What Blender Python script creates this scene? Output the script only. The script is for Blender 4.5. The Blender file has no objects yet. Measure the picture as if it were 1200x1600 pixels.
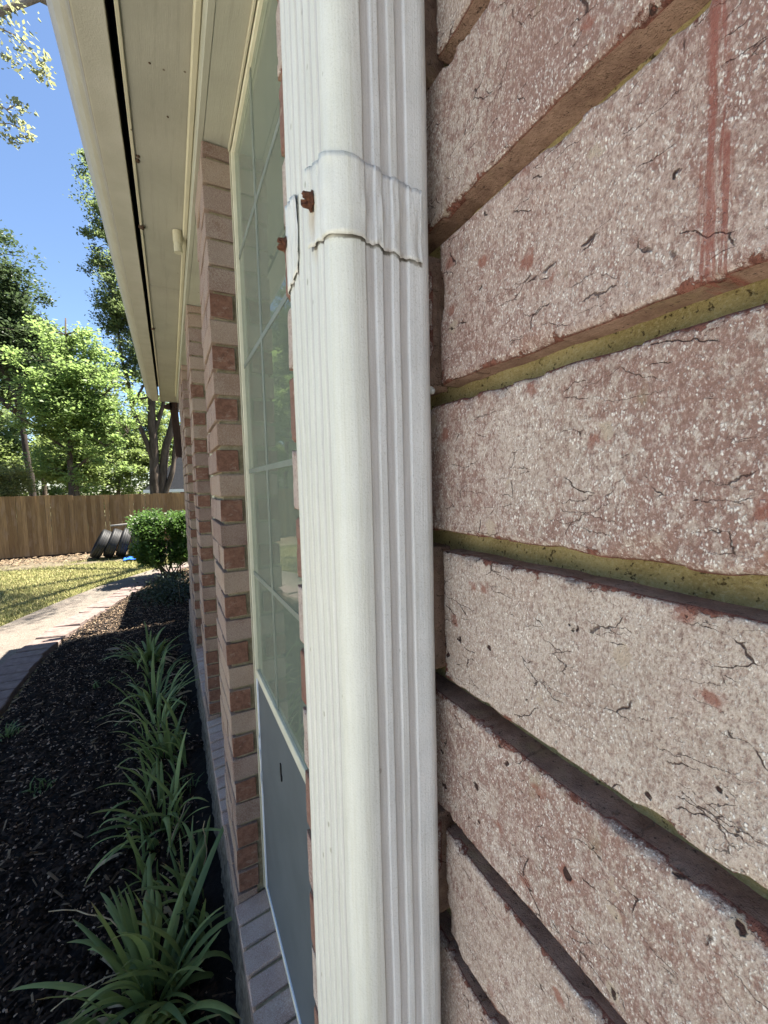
import bpy, bmesh, math, random
import numpy as np
from mathutils import Vector, Matrix, noise as mn

random.seed(7); rng = np.random.default_rng(7)
R = math.radians
S = bpy.context.scene
COL = S.collection
H = 1.7                                   # camera height above the planting bed

# ------------------------------------------------------------------ camera
cam_d = bpy.data.cameras.new('camera'); cam = bpy.data.objects.new('camera', cam_d); COL.objects.link(cam)
yaw, pitch, roll = R(27.41), R(-3.91), R(-1.41)
fwd = Vector((math.sin(yaw)*math.cos(pitch), math.cos(yaw)*math.cos(pitch), math.sin(pitch)))
rgt = Vector((math.cos(yaw), -math.sin(yaw), 0)); upv = rgt.cross(fwd)
r2 = rgt*math.cos(roll)+upv*math.sin(roll); u2 = -rgt*math.sin(roll)+upv*math.cos(roll)
M = Matrix((r2, u2, -fwd)).transposed().to_4x4(); M.translation = (0, 0, H)
cam.matrix_world = M
cam_d.sensor_fit = 'HORIZONTAL'; cam_d.sensor_width = 36; cam_d.lens = 36*640/1200
cam_d.clip_start = .005; cam_d.clip_end = 600
S.camera = cam

# ------------------------------------------------------------------ light
SUN = Vector((.445, .05, .90)).normalized()
el = math.asin(SUN.z); az = math.atan2(SUN.x, SUN.y)
W = bpy.data.worlds.new('World'); S.world = W; W.use_nodes = True
wn = W.node_tree; wn.nodes.clear()
sky = wn.nodes.new('ShaderNodeTexSky'); sky.sky_type = 'NISHITA'; sky.sun_disc = False
sky.sun_elevation = el; sky.sun_rotation = az; sky.air_density = .9; sky.dust_density = .3; sky.ozone_density = 3.0
bg = wn.nodes.new('ShaderNodeBackground'); bg.inputs['Strength'].default_value = .05
wo = wn.nodes.new('ShaderNodeOutputWorld')
wn.links.new(sky.outputs[0], bg.inputs[0]); wn.links.new(bg.outputs[0], wo.inputs[0])
sun_d = bpy.data.lights.new('sun', 'SUN'); sun_d.energy = 5.0; sun_d.angle = R(.5); sun_d.color = (1, .94, .84)
sun = bpy.data.objects.new('sun', sun_d); COL.objects.link(sun)
sun.rotation_euler = SUN.to_track_quat('Z', 'Y').to_euler(); sun.location = (3, 0, 12)
vs = S.view_settings; vs.view_transform = 'Standard'; vs.look = 'None'; vs.gamma = 1; vs.exposure = 2.45
vs.use_curve_mapping = False

# ------------------------------------------------------------------ material helpers
class NT:
    def __init__(s, name, rough=.8, spec=.3):
        s.m = bpy.data.materials.new(name); s.m.use_nodes = True; s.t = s.m.node_tree
        s.b = s.t.nodes['Principled BSDF']; s.out = s.t.nodes['Material Output']
        s.b.inputs['Roughness'].default_value = rough; s.b.inputs['Specular IOR Level'].default_value = spec
    def n(s, typ, ins=None, **props):
        k = s.t.nodes.new('ShaderNode'+typ)
        for a, v in props.items(): setattr(k, a, v)
        for a, v in (ins or {}).items():
            if hasattr(v, 'is_output') or isinstance(v, bpy.types.NodeSocket): s.t.links.new(v, k.inputs[a])
            else: k.inputs[a].default_value = v
        return k
    def link(s, a, b): s.t.links.new(a, b)
    def math(s, op, a, b=0.0, c=0.0, clamp=False):
        return s.n('Math', {0: a, 1: b, 2: c}, operation=op, use_clamp=clamp).outputs[0]
    def co(s, kind='Object', scale=(1, 1, 1), rand=False):
        c = s.n('TexCoord').outputs[kind] if kind != 'Position' else s.n('NewGeometry').outputs['Position']
        if rand:
            r = s.n('ObjectInfo').outputs['Random']
            r = s.math('MULTIPLY', r, 37.0)
            cb = s.n('CombineXYZ', {0: r, 1: r, 2: r}).outputs[0]
            c = s.n('VectorMath', {0: c, 1: cb}, operation='ADD').outputs[0]
        return s.n('VectorMath', {0: c, 1: scale}, operation='MULTIPLY').outputs[0] if scale != (1, 1, 1) else c
    def noise(s, co, scale, detail=4, rough=.6, dist=0.0):
        return s.n('TexNoise', {'Vector': co, 'Scale': scale, 'Detail': detail, 'Roughness': rough, 'Distortion': dist}).outputs['Fac']
    def step(s, v, a, b):
        return s.n('MapRange', {'Value': v, 'From Min': a, 'From Max': b}, interpolation_type='SMOOTHSTEP').outputs[0]
    def mix(s, f, a, b):
        k = s.n('Mix', data_type='RGBA')
        for idx, v in ((0, f), (6, a), (7, b)):
            if isinstance(v, bpy.types.NodeSocket): s.t.links.new(v, k.inputs[idx])
            else: k.inputs[idx].default_value = (v if idx == 0 else (*v, 1))
        return k.outputs[2]
    def color(s, c):
        if isinstance(c, bpy.types.NodeSocket): s.link(c, s.b.inputs['Base Color'])
        else: s.b.inputs['Base Color'].default_value = (*c, 1)
    def bump(s, h, dist=.001, strength=1.0):
        k = s.n('Bump', {'Height': h, 'Distance': dist, 'Strength': strength}); s.link(k.outputs[0], s.b.inputs['Normal'])

def simple(name, c1, c2, scale=20, rough=.8, bump=0., stretch=(1, 1, 1), detail=6, rand=False, spec=.3, lo=.3, hi=.7, bscale=None):
    k = NT(name, rough, spec); c = k.co('Object', stretch, rand)
    f = k.noise(c, scale, detail, .65); k.color(k.mix(k.step(f, lo, hi), c1, c2))
    if bump: k.bump(k.noise(c, bscale or scale*4, 5, .7), bump)
    return k.m

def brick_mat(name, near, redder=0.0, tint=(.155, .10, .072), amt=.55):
    k = NT(name, .85, .25)
    c = k.co('Object', rand=True); cs = k.co('Object', (1, 1.15, .72), rand=True)
    rnd = k.n('ObjectInfo').outputs['Random']
    base = k.mix(k.step(k.noise(c, 26, 6, .65), .3, .7), (.415, .335, .27), (.54, .455, .38))
    warm = k.math('FRACT', k.math('MULTIPLY', rnd, 7.31))
    base = k.mix(k.math('MULTIPLY', warm, .55), base, (.41, .28, .235))
    base = k.mix(k.math('MULTIPLY', k.step(k.noise(k.co('Object', (1, 1.6, .35), True), 45, 5, .7), .5, .72), .35), base, (.38, .26, .22))
    g = k.noise(cs, 1150, 2, .5)
    g2 = k.noise(cs, 420, 4, .75)
    # red clay showing through the sand coat
    pr = k.math('ADD', k.noise(cs, 250, 6, .78), k.math('MULTIPLY', k.noise(c, 14, 3, .55), .6))
    redamt = k.math('FRACT', k.math('MULTIPLY', rnd, 3.77))
    thr = k.math('SUBTRACT', .95, k.math('MULTIPLY', redamt, .20))
    red = k.step(k.math('SUBTRACT', pr, thr), -.05, .07)
    base = k.mix(k.math('MULTIPLY', red, .72), base, (.225, .105, .08))
    # dark little hollows and pale sand grains
    base = k.mix(k.math('MULTIPLY', k.step(g2, .50, .34), .55), base, (.20, .105, .08))
    wc = k.n('TexNoise', {'Vector': cs, 'Scale': 1500, 'Detail': 2}).outputs['Color']
    wc = k.n('VectorMath', {0: wc, 'Scale': .0010}, operation='SCALE').outputs[0]
    wc = k.n('VectorMath', {0: cs, 1: wc}, operation='ADD').outputs[0]
    vg = k.n('TexVoronoi', {'Vector': wc, 'Scale': 1250}, feature='F1'); vgs = k.n('SeparateColor', {0: vg.outputs['Color']})
    grain = k.math('MULTIPLY', k.step(vg.outputs['Distance'], .62, .25), k.step(vgs.outputs[0], .50, .75))
    g3 = k.noise(cs, 1050, 4, .68)
    base = k.mix(k.math('MULTIPLY', k.step(g3, .52, .68), .60), base, (.72, .63, .55))
    base = k.mix(k.math('MULTIPLY', k.step(g3, .49, .36), .72), base, (.21, .13, .105))
    sand = k.math('MULTIPLY', grain, k.step(g2, .40, .60))
    base = k.mix(k.math('MULTIPLY', sand, .95), base, (.88, .82, .74))
    olive = k.math('MULTIPLY', k.step(k.noise(cs, 48, 3, .5), .66, .76), .35)
    base = k.mix(olive, base, (.27, .22, .12))
    if redder: base = k.mix(redder, base, (.19, .085, .055))
    h = k.math('ADD', k.math('MULTIPLY', g2, .8), k.math('MULTIPLY', g3, .6))
    h = k.math('ADD', h, k.math('MULTIPLY', grain, .25))
    if near:
        def cracks(sc, dsc, amp, g0, wmax, off):
            dv = k.n('TexNoise', {'Vector': k.n('VectorMath', {0: c, 1: (off, off, off)}, operation='ADD').outputs[0], 'Scale': dsc, 'Detail': 5, 'Roughness': .55}).outputs['Color']
            dv = k.n('VectorMath', {0: dv, 1: (-.5, -.5, -.5)}, operation='ADD').outputs[0]
            dv = k.n('VectorMath', {0: dv, 'Scale': amp}, operation='SCALE').outputs[0]
            cc = k.n('VectorMath', {0: c, 1: dv}, operation='ADD').outputs[0]
            cc = k.n('VectorMath', {0: cc, 1: (0, .50, 1.75)}, operation='MULTIPLY').outputs[0]
            cc = k.n('VectorMath', {0: cc, 1: (off, off, 0)}, operation='ADD').outputs[0]
            vd = k.n('TexVoronoi', {'Vector': cc, 'Scale': sc}, feature='DISTANCE_TO_EDGE').outputs['Distance']
            gate = k.step(k.noise(k.n('VectorMath', {0: c, 1: (off+3, off, 0)}, operation='ADD').outputs[0], 62, 2, .5), g0, g0+.07)
            wid = k.math('MULTIPLY', gate, wmax)
            return k.math('MULTIPLY', k.step(k.math('SUBTRACT', vd, wid), .003, -.006), gate)
        crack = k.math('MAXIMUM', cracks(52, 150, .0065, .545, .0075, 0.0), k.math('MULTIPLY', cracks(80, 260, .0045, .55, .008, 2.3), .85))
        vp = k.n('TexVoronoi', {'Vector': c, 'Scale': 95, 'Randomness': 1}, feature='F1')
        sep = k.n('SeparateColor', {0: vp.outputs['Color']})
        pd = k.math('ADD', vp.outputs['Distance'], k.math('MULTIPLY', k.math('SUBTRACT', k.math('ADD', k.noise(c, 150, 2, .5), k.noise(c, 330, 2, .5)), 1.0), .55))
        pit = k.math('MULTIPLY', k.step(pd, .13, .07), k.step(sep.outputs[0], .82, .84))
        inc = k.math('MULTIPLY', k.step(pd, .32, .24), k.step(sep.outputs[1], .955, .96))
        base = k.mix(k.math('MULTIPLY', inc, .8), base, (.45, .36, .27))
        halo = k.math('MULTIPLY', k.step(pd, .40, .18), k.step(sep.outputs[2], .93, .94))
        base = k.mix(k.math('MULTIPLY', halo, .75), base, (.25, .09, .06))
        base = k.mix(k.math('MULTIPLY', crack, .9), base, (.06, .03, .025))
        base = k.mix(pit, base, (.05, .025, .02))
        e = k.n('Attribute', attribute_name='edge').outputs['Fac']
        en = k.math('ADD', e, k.math('MULTIPLY', k.math('SUBTRACT', k.noise(c, 95, 6, .75), .475), .022))
        clay = k.math('MAXIMUM', k.step(en, .0012, .0002), k.step(e, .0007, .0001))
        nz = k.n('SeparateXYZ', {0: k.n('NewGeometry').outputs['Normal']}).outputs[2]
        lo = k.mix(k.step(g2, .4, .6), (.13, .05, .035), (.24, .10, .07))
        smear = k.mix(k.step(k.noise(c, 60, 6, .75), .35, .65), (.19, .115, .08), (.33, .215, .155))
        smear = k.mix(k.math('MULTIPLY', k.step(k.noise(c, 26, 5, .7), .54, .66), .5), smear, (.27, .205, .11))
        smear = k.mix(k.step(k.noise(c, 380, 3, .7), .60, .70), smear, (.07, .045, .03))
        side = k.math('LESS_THAN', e, .00001)
        lo = k.mix(k.math('MULTIPLY', side, .95), lo, smear)
        base = k.mix(clay, base, lo)
        scr = k.n('Attribute', attribute_name='scratch').outputs['Fac']
        sn = k.math('MULTIPLY', scr, k.step(k.noise(k.co('Object', (1, 9, .45)), 60, 5, .7), .44, .56))
        base = k.mix(k.math('MULTIPLY', sn, .8), base, (.26, .09, .065))
        h = k.math('SUBTRACT', h, k.math('MULTIPLY', crack, 1.2))
        h = k.math('SUBTRACT', h, k.math('MULTIPLY', pit, 2.0))
        h = k.math('SUBTRACT', h, k.math('MULTIPLY', clay, .3))
        k.bump(h, .0010, 1.0)
    else:
        k.bump(h, .0012, .8)
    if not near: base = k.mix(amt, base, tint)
    k.color(base)
    return k.m

MB = {}
MB['near'] = brick_mat('sand faced brick', True)
MB['nearred'] = brick_mat('reddish sand faced brick', True, .78)
MB['far'] = brick_mat('sand faced brick further off', False)  # darker, browner copy; part of the darkening stands for weaker jamb light
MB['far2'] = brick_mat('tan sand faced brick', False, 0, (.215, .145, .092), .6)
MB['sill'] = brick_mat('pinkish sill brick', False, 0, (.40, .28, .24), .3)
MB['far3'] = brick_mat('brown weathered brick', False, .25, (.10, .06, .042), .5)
k = NT('cut red brick body', .92, .15); c = k.co('Object', rand=True)
col = k.mix(k.step(k.noise(c, 60, 6, .7), .3, .7), (.13, .064, .044), (.225, .118, .08))
col = k.mix(k.math('MULTIPLY', k.step(k.noise(k.co('Object', (1, 1, 1.8), True), 34, 5, .7), .54, .70), .55), col, (.33, .25, .20))
col = k.mix(k.math('MULTIPLY', k.step(k.noise(c, 300, 3, .6), .60, .70), .7), col, (.05, .025, .018))
k.color(col); k.bump(k.noise(c, 240, 5, .75), .0016); MB['cut'] = k.m
k = NT('ochre mortar', .95, .1); c = k.co('Object')
f = k.noise(c, 55, 6, .7); col = k.mix(k.step(f, .3, .7), (.29, .23, .10), (.42, .35, .17))
col = k.mix(k.step(k.noise(c, 420, 3, .6), .60, .68), col, (.07, .05, .025))
col = k.mix(k.math('MULTIPLY', k.step(k.noise(c, 900, 3, .65), .52, .64), .5), col, (.47, .41, .24))
col = k.mix(k.math('MULTIPLY', k.step(k.noise(c, 900, 3, .65), .44, .34), .45), col, (.16, .12, .05)); k.color(col)
k.bump(k.noise(c, 700, 5, .75), .0016); MB['mortar'] = k.m

MB['mortarpale'] = simple('weathered ochre mortar', (.20, .165, .095), (.32, .27, .18), 60, .95, .002, bscale=300)
def paint(name, c1, c2, spots=True):
    k = NT(name, .55, .35); c = k.co('Object')
    col = k.mix(k.step(k.noise(c, 4, 5, .6), .3, .7), c1, c2)
    st = k.noise(k.co('Object', (14, .7, 14)), 5, 4, .6)
    col = k.mix(k.math('MULTIPLY', k.step(st, .52, .75), .35), col, tuple(.72*x for x in c1))
    if spots:
        v = k.n('TexVoronoi', {'Vector': c, 'Scale': 22}, feature='F1'); sp = k.n('SeparateColor', {0: v.outputs['Color']})
        col = k.mix(k.math('MULTIPLY', k.step(v.outputs['Distance'], .10, .05), k.step(sp.outputs[0], .90, .91)), col, (.10, .07, .045))
    k.color(col); k.bump(k.math('ADD', k.noise(c, 160, 4, .6), k.noise(k.co('Object', (40, 2, 40)), 12, 3, .6)), .0004)
    return k.m
MB['soffit'] = paint('cream soffit paint', (.29, .285, .235), (.345, .335, .28))
MB['trim'] = paint('cream trim paint', (.43, .405, .30), (.50, .47, .35))
MB['frieze'] = paint('brushed cream paint', (.33, .32, .255), (.385, .375, .30))
k = NT('gutter paint', .45, .4); c = k.co('Object')
col = k.mix(k.step(k.noise(c, 9, 5, .6), .3, .7), (.38, .37, .31), (.44, .43, .37))
dz = k.n('Attribute', attribute_name='grime').outputs['Fac']
dz = k.math('MULTIPLY', dz, k.step(k.noise(k.co('Object', (1, .5, 1)), 60, 6, .75), .0, .5))
col = k.mix(k.math('MULTIPLY', dz, .85), col, (.15, .125, .085)); k.color(col); k.bump(k.noise(c, 200, 4, .6), .0006)
MB['gutter'] = k.m
MB['gutterback'] = simple('shade dark gutter back', (.028, .022, .02), (.05, .04, .032), 12)  # near-black colour stands for shade in the gap behind the gutter

k = NT('white downspout paint', .42, .4); c = k.co('Object')
col = k.mix(k.step(k.noise(c, 30, 5, .65), .3, .7), (.63, .635, .625), (.71, .71, .70))
col = k.mix(k.math('MULTIPLY', k.step(k.noise(k.co('Object', (70, 70, 1.6)), 6, 5, .65), .44, .68), .55), col, (.52, .505, .46))
col = k.mix(k.math('MULTIPLY', k.step(k.noise(c, 1500, 2, .6), .57, .68), .45), col, (.40, .38, .34))
v = k.n('TexVoronoi', {'Vector': k.co('Object', (1, 1, .6)), 'Scale': 75}, feature='F1'); sp = k.n('SeparateColor', {0: v.outputs['Color']})
col = k.mix(k.math('MULTIPLY', k.step(v.outputs['Distance'], .09, .05), k.step(sp.outputs[0], .80, .81)), col, (.14, .12, .09))
al = k.n('Attribute', attribute_name='algae_bounce').outputs['Fac']  # yellowing towards the lawn side: algae film plus painted lawn bounce
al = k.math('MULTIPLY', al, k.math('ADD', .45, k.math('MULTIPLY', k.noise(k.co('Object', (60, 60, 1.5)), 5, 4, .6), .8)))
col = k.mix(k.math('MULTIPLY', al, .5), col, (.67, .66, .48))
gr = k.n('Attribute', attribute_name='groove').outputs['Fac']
col = k.mix(k.math('MULTIPLY', gr, k.math('MULTIPLY', k.step(k.noise(k.co('Object', (90, 90, 4)), 6, 4, .6), .0, .6), .62)), col, (.42, .385, .37))  # flutes coloured darker, recess shade painted into the grooves
col = k.mix(k.n('Attribute', attribute_name='rust').outputs['Fac'], col, (.36, .24, .09))
col = k.mix(k.math('MULTIPLY', k.n('Attribute', attribute_name='seam').outputs['Fac'], .85, clamp=True), col, (.075, .065, .05))  # dark line painted along the strap edges: gap shade plus collected dirt
k.color(col); k.bump(k.math('ADD', k.noise(c, 900, 3, .6), k.noise(k.co('Object', (300, 300, 9)), 4, 3, .6)), .00022); MB['pipe'] = k.m
MB['rust'] = simple('rusty screw', (.05, .018, .010), (.17, .065, .03), 350, .75, .0006)
MB['sealant'] = simple('grey sealant', (.45, .45, .43), (.6, .6, .58), 300, .5, .0005)
MB['frame'] = simple('window frame vinyl', (.60, .57, .42), (.68, .65, .50), 14, .45)
MB['screenframe'] = simple('screen frame', (.62, .66, .70), (.70, .73, .76), 14, .4)
MB['bar'] = simple('grid bar white', (.165, .185, .15), (.21, .23, .19), 14, .5)
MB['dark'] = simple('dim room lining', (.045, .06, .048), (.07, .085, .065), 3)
# insect screen: fine mesh weave, dull grey
k = NT('insect screen', .55, .35); c = k.co('Object')
wv = k.n('TexChecker', {'Vector': c, 'Scale': 900.0}).outputs['Fac']
col = k.mix(k.step(k.noise(c, 5, 5, .6), .3, .7), (.078, .092, .095), (.105, .12, .125))
k.color(k.mix(k.math('MULTIPLY', wv, .25), col, (.13, .145, .15))); MB['screen'] = k.m
# glass: mirror by Fresnel over a see-through pane with a patchy grey-green diffuse layer
k = NT('window glass'); fr = k.n('Fresnel', {'IOR': 1.55}).outputs[0]
tr = k.n('BsdfTransparent', {0: (.80, .86, .80, 1)}).outputs[0]
gl = k.n('BsdfGlossy', {'Color': (.92, .95, .92, 1), 'Roughness': .012}).outputs[0]
df = k.n('BsdfDiffuse', {0: (.30, .33, .265, 1)}).outputs[0]
diffuse_mix = k.math('ADD', .24, k.math('MULTIPLY', k.noise(k.co('Object', (3, 3, .6)), 9, 5, .6), .22))
m1 = k.n('MixShader', {0: fr, 1: tr, 2: gl}).outputs[0]; m2 = k.n('MixShader', {0: diffuse_mix, 1: m1, 2: df}).outputs[0]
k.link(m2, k.out.inputs[0]); MB['glass'] = k.m

def leafmat(name, c1, c2, trans=.35, rough=.5):
    k = NT(name, rough, .35)
    r = k.n('NewGeometry').outputs['Random Per Island']
    col = k.mix(r, c1, c2); k.color(col)
    t = k.n('BsdfTranslucent', {0: col}); t2 = k.mix(.5, col, tuple(min(1, x*2.4) for x in c2)); k.link(t2, t.inputs[0])
    ms = k.n('MixShader', {0: trans, 1: k.b.outputs[0], 2: t.outputs[0]}); k.link(ms.outputs[0], k.out.inputs[0])
    return k.m
MB['leafA'] = leafmat('young tree leaf', (.065, .11, .03), (.17, .235, .075), .55)
MB['leafB'] = leafmat('dark oak leaf', (.024, .042, .018), (.065, .095, .04), .3)
MB['leafC'] = leafmat('oak leaf', (.045, .07, .026), (.12, .155, .06), .45)
MB['leafD'] = leafmat('distant leaf', (.06, .095, .025), (.17, .215, .07), .5)
MB['leafE'] = leafmat('pale shrub leaf', (.10, .12, .035), (.22, .22, .08), .45)
MB['leafF'] = leafmat('pale oak leaf', (.10, .115, .055), (.22, .23, .12), .45)
MB['leafH'] = leafmat('glossy hedge leaf', (.025, .052, .014), (.08, .145, .032), .4, .35)
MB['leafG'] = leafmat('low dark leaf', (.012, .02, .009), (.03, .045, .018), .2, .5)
MB['bark'] = simple('oak bark', (.045, .032, .024), (.12, .09, .07), 9, .95, .012, (1, 1, .25))
MB['barkdark'] = simple('dark bark', (.02, .015, .012), (.055, .042, .034), 9, .95, .012, (1, 1, .25))
MB['barkpale'] = simple('greyish bark', (.12, .095, .08), (.24, .20, .17), 9, .95, .01, (1, 1, .25))
k = NT('iris leaf', .45, .35); c = k.co('Object', (1, 1, 1), True)
r = k.n('ObjectInfo').outputs['Random']
col = k.mix(r, (.10, .155, .055), (.255, .32, .10))
col = k.mix(k.math('MULTIPLY', k.step(k.noise(c, 14, 4, .6), .5, .75), .5), col, (.15, .18, .06))
tip = k.n('Attribute', attribute_name='tip').outputs['Fac']
col = k.mix(k.math('MULTIPLY', k.step(tip, .86, 1.0), k.math('FRACT', k.math('MULTIPLY', r, 5.7))), col, (.30, .22, .10)); k.color(col)
k.bump(k.noise(k.co('UV', (60, .6, 1)), 6, 3, .6), .0006)
t = k.n('BsdfTranslucent'); k.link(col, t.inputs[0]); ms = k.n('MixShader', {0: .25, 1: k.b.outputs[0], 2: t.outputs[0]}); k.link(ms.outputs[0], k.out.inputs[0])
MB['iris'] = k.m
MB['straw'] = simple('dry straw', (.28, .20, .11), (.46, .37, .23), 25, .8)
MB['weed'] = leafmat('weed leaf', (.05, .09, .03), (.10, .15, .05), .3)
MB['mulch'] = simple('dark mulch soil', (.004, .0035, .003), (.015, .012, .010), 45, .95, .01)
def island(name, c1, c2, rough=.9):
    k = NT(name, rough, .1); k.color(k.mix(k.n('NewGeometry').outputs['Random Per Island'], c1, c2)); return k.m
MB['chip'] = island('dark mulch chip', (.006, .0045, .0035), (.05, .035, .026), .9)
MB['tan'] = island('pale wood bit', (.10, .065, .045), (.42, .31, .22))
MB['litter'] = island('dry leaf litter', (.04, .026, .018), (.23, .17, .11))
MB['concrete'] = simple('rough foundation concrete', (.10, .082, .062), (.26, .22, .17), 30, .97, .006, spec=.1)
k = NT('exposed aggregate path', .9, .2); c = k.co('Object')
v = k.n('TexVoronoi', {'Vector': c, 'Scale': 90}, feature='F1')
col = k.mix(k.n('SeparateColor', {0: v.outputs['Color']}).outputs[0], (.105, .09, .074), (.175, .152, .126))
col = k.mix(k.math('MULTIPLY', k.step(k.noise(c, 3, 5, .6), .4, .7), .4), col, (.105, .083, .07)); k.color(col); k.bump(v.outputs['Distance'], .004)
MB['path'] = k.m
MB['bounce_slab'] = simple('pale bounce slab concrete', (.40, .385, .36), (.50, .485, .46), 3, .9, .002)
MB['paver'] = simple('pinkish edging brick', (.115, .085, .075), (.19, .145, .13), 18, .9, .003, rand=True)
k = NT('thin lawn soil', .95, .1); c = k.co('Object')
col = k.mix(k.step(k.noise(c, 1.6, 6, .65), .35, .65), (.12, .125, .045), (.26, .225, .11)); k.color(k.mix(k.step(k.noise(c, 30, 4, .7), .4, .7), col, (.11, .085, .05)))
MB['lawn'] = k.m
MB['blade'] = island('lawn blade', (.13, .155, .045), (.40, .36, .17))
MB['soil'] = simple('bare soil', (.075, .06, .04), (.145, .12, .08), 6, .95, .02)
MB['grass2'] = simple('ground beyond', (.05, .06, .025), (.11, .10, .05), .7, .95)
k = NT('cedar picket', .85, .2); c = k.co('Object', rand=True); r = k.n('ObjectInfo').outputs['Random']
col = k.mix(r, (.16, .096, .042), (.34, .22, .105))
col = k.mix(k.math('MULTIPLY', k.step(k.noise(k.co('Object', (22, 22, 1), True), 3, 5, .65), .4, .65), .5), col, (.085, .048, .028))
col = k.mix(k.math('MULTIPLY', k.step(k.noise(k.co('Object', (3, 3, 1), True), 2.5, 4, .6), .52, .7), .5), col, (.26, .18, .12)); k.color(col)
k.bump(k.noise(k.co('Object', (30, 30, 1), True), 6, 4, .6), .004); MB['cedar'] = k.m
k = NT('tyre rubber', .6, .4); k.color(k.mix(k.step(k.noise(k.co('Object'), 7, 5, .6), .4, .7), (.006, .006, .0065), (.018, .0175, .017))); MB['rubber'] = k.m
MB['greymetal'] = simple('weathered pole', (.26, .24, .21), (.42, .39, .35), 14, .6)
MB['white'] = simple('white plastic', (.7, .71, .72), (.8, .8, .8), 5, .4)
MB['blue'] = simple('blue tarpaulin', (.02, .10, .45), (.04, .16, .60), 9, .4, .01)
MB['shingle'] = simple('slate grey shingle', (.008, .009, .011), (.018, .019, .022), 9, .95, .01, (1, 4, 4), spec=.1)
MB['redbrick'] = simple('neighbour brick', (.22, .11, .085), (.34, .19, .15), 14, .9, .004)
MB['brownwood'] = simple('dark brown stained wood', (.022, .012, .009), (.06, .03, .02), 14, .75, .003, (1, 1, .2))
MB['mud'] = simple('dried mud', (.05, .03, .02), (.11, .07, .045), 150, .95, .002)

# ------------------------------------------------------------------ object helpers
def link(o, parent=None, label=None, cat=None, group=None, kind=None):
    COL.objects.link(o)
    if parent: o.parent = parent
    for a, v in (('label', label), ('category', cat), ('group', group), ('kind', kind)):
        if v: o[a] = v
    return o
def mesh(name, verts, faces, mats, smooth=False, mi=None):
    me = bpy.data.meshes.new(name); me.from_pydata(verts, [], faces); 
    for m in (mats if isinstance(mats, (list, tuple)) else [mats]): me.materials.append(m)
    if smooth: me.polygons.foreach_set('use_smooth', [True]*len(me.polygons))
    if mi is not None: me.polygons.foreach_set('material_index', mi)
    me.update(); return me
def fastmesh(name, V, F, m, smooth=False):
    """V (n,3) array, F (m,k) array of equal-size faces."""
    me = bpy.data.meshes.new(name); n, kk = F.shape
    me.vertices.add(len(V)); me.vertices.foreach_set('co', np.ascontiguousarray(V, dtype=np.float32).ravel())
    me.loops.add(n*kk); me.loops.foreach_set('vertex_index', np.ascontiguousarray(F, dtype=np.int32).ravel())
    me.polygons.add(n); me.polygons.foreach_set('loop_start', np.arange(0, n*kk, kk, dtype=np.int32))
    me.polygons.foreach_set('loop_total', np.full(n, kk, dtype=np.int32))
    if smooth: me.polygons.foreach_set('use_smooth', np.ones(n, dtype=bool))
    me.materials.append(m); me.update(calc_edges=True); me.validate(); return me
def obj(name, me, parent=None, loc=(0, 0, 0), rot=(0, 0, 0), **kw):
    o = bpy.data.objects.new(name, me); o.location = loc; o.rotation_euler = rot; return link(o, parent, **kw)
def empty(name, loc=(0, 0, 0), rot=(0, 0, 0), **kw):
    return obj(name, None, None, loc, rot, **kw)
def attr(me, name, vals):
    a = me.attributes.new(name, 'FLOAT', 'POINT'); a.data.foreach_set('value', np.asarray(vals, dtype=np.float32))
def boxes_mesh(name, bs, m, bev=.0):
    V = []; F = []
    for (x0, x1, y0, y1, z0, z1) in bs:
        b = len(V); V += [(x, y, z) for x in (x0, x1) for y in (y0, y1) for z in (z0, z1)]
        F += [(b+a, b+c_, b+d, b+e) for a, c_, d, e in ((0, 1, 3, 2), (4, 6, 7, 5), (0, 4, 5, 1), (2, 3, 7, 6), (0, 2, 6, 4), (1, 5, 7, 3))]
    me = mesh(name, V, F, m)
    if bev:
        bm = bmesh.new(); bm.from_mesh(me); bmesh.ops.bevel(bm, geom=bm.edges[:], offset=bev, segments=1, affect='EDGES'); bm.to_mesh(me); bm.free()
    return me
def box(name, b, m, parent=None, bev=0., **kw):
    cx, cy, cz = (b[0]+b[1])/2, (b[2]+b[3])/2, b[4]
    return obj(name, boxes_mesh(name, [(b[0]-cx, b[1]-cx, b[2]-cy, b[3]-cy, 0, b[5]-cz)], m, bev), parent, (cx, cy, cz), **kw)
def tube_vf(pts, rads, seg=8, V=None, F=None):
    V = [] if V is None else V; F = [] if F is None else F
    pts = [Vector(p) for p in pts]; prev = None
    n = len(pts); b = len(V)
    for i, p in enumerate(pts):
        t = (pts[min(i+1, n-1)]-pts[max(i-1, 0)]).normalized()
        a = t.orthogonal().normalized() if prev is None else (prev-t*prev.dot(t)).normalized()
        prev = a; c_ = t.cross(a)
        for j in range(seg):
            an = 2*math.pi*j/seg; V.append(tuple(p+(a*math.cos(an)+c_*math.sin(an))*rads[i]))
    for i in range(n-1):
        for j in range(seg):
            F.append((b+i*seg+j, b+i*seg+(j+1) % seg, b+(i+1)*seg+(j+1) % seg, b+(i+1)*seg+j))
    F.append(tuple(b+j for j in range(seg))[::-1]); F.append(tuple(b+(n-1)*seg+j for j in range(seg)))
    return V, F
def tube(name, pts, rads, m, parent=None, seg=8, **kw):
    V, F = tube_vf(pts, rads, seg); return obj(name, mesh(name, V, F, m, True), parent, **kw)
def fbm(x, y, z, o=4): return mn.fractal(Vector((x, y, z)), 1.0, 2.0, o)

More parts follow.
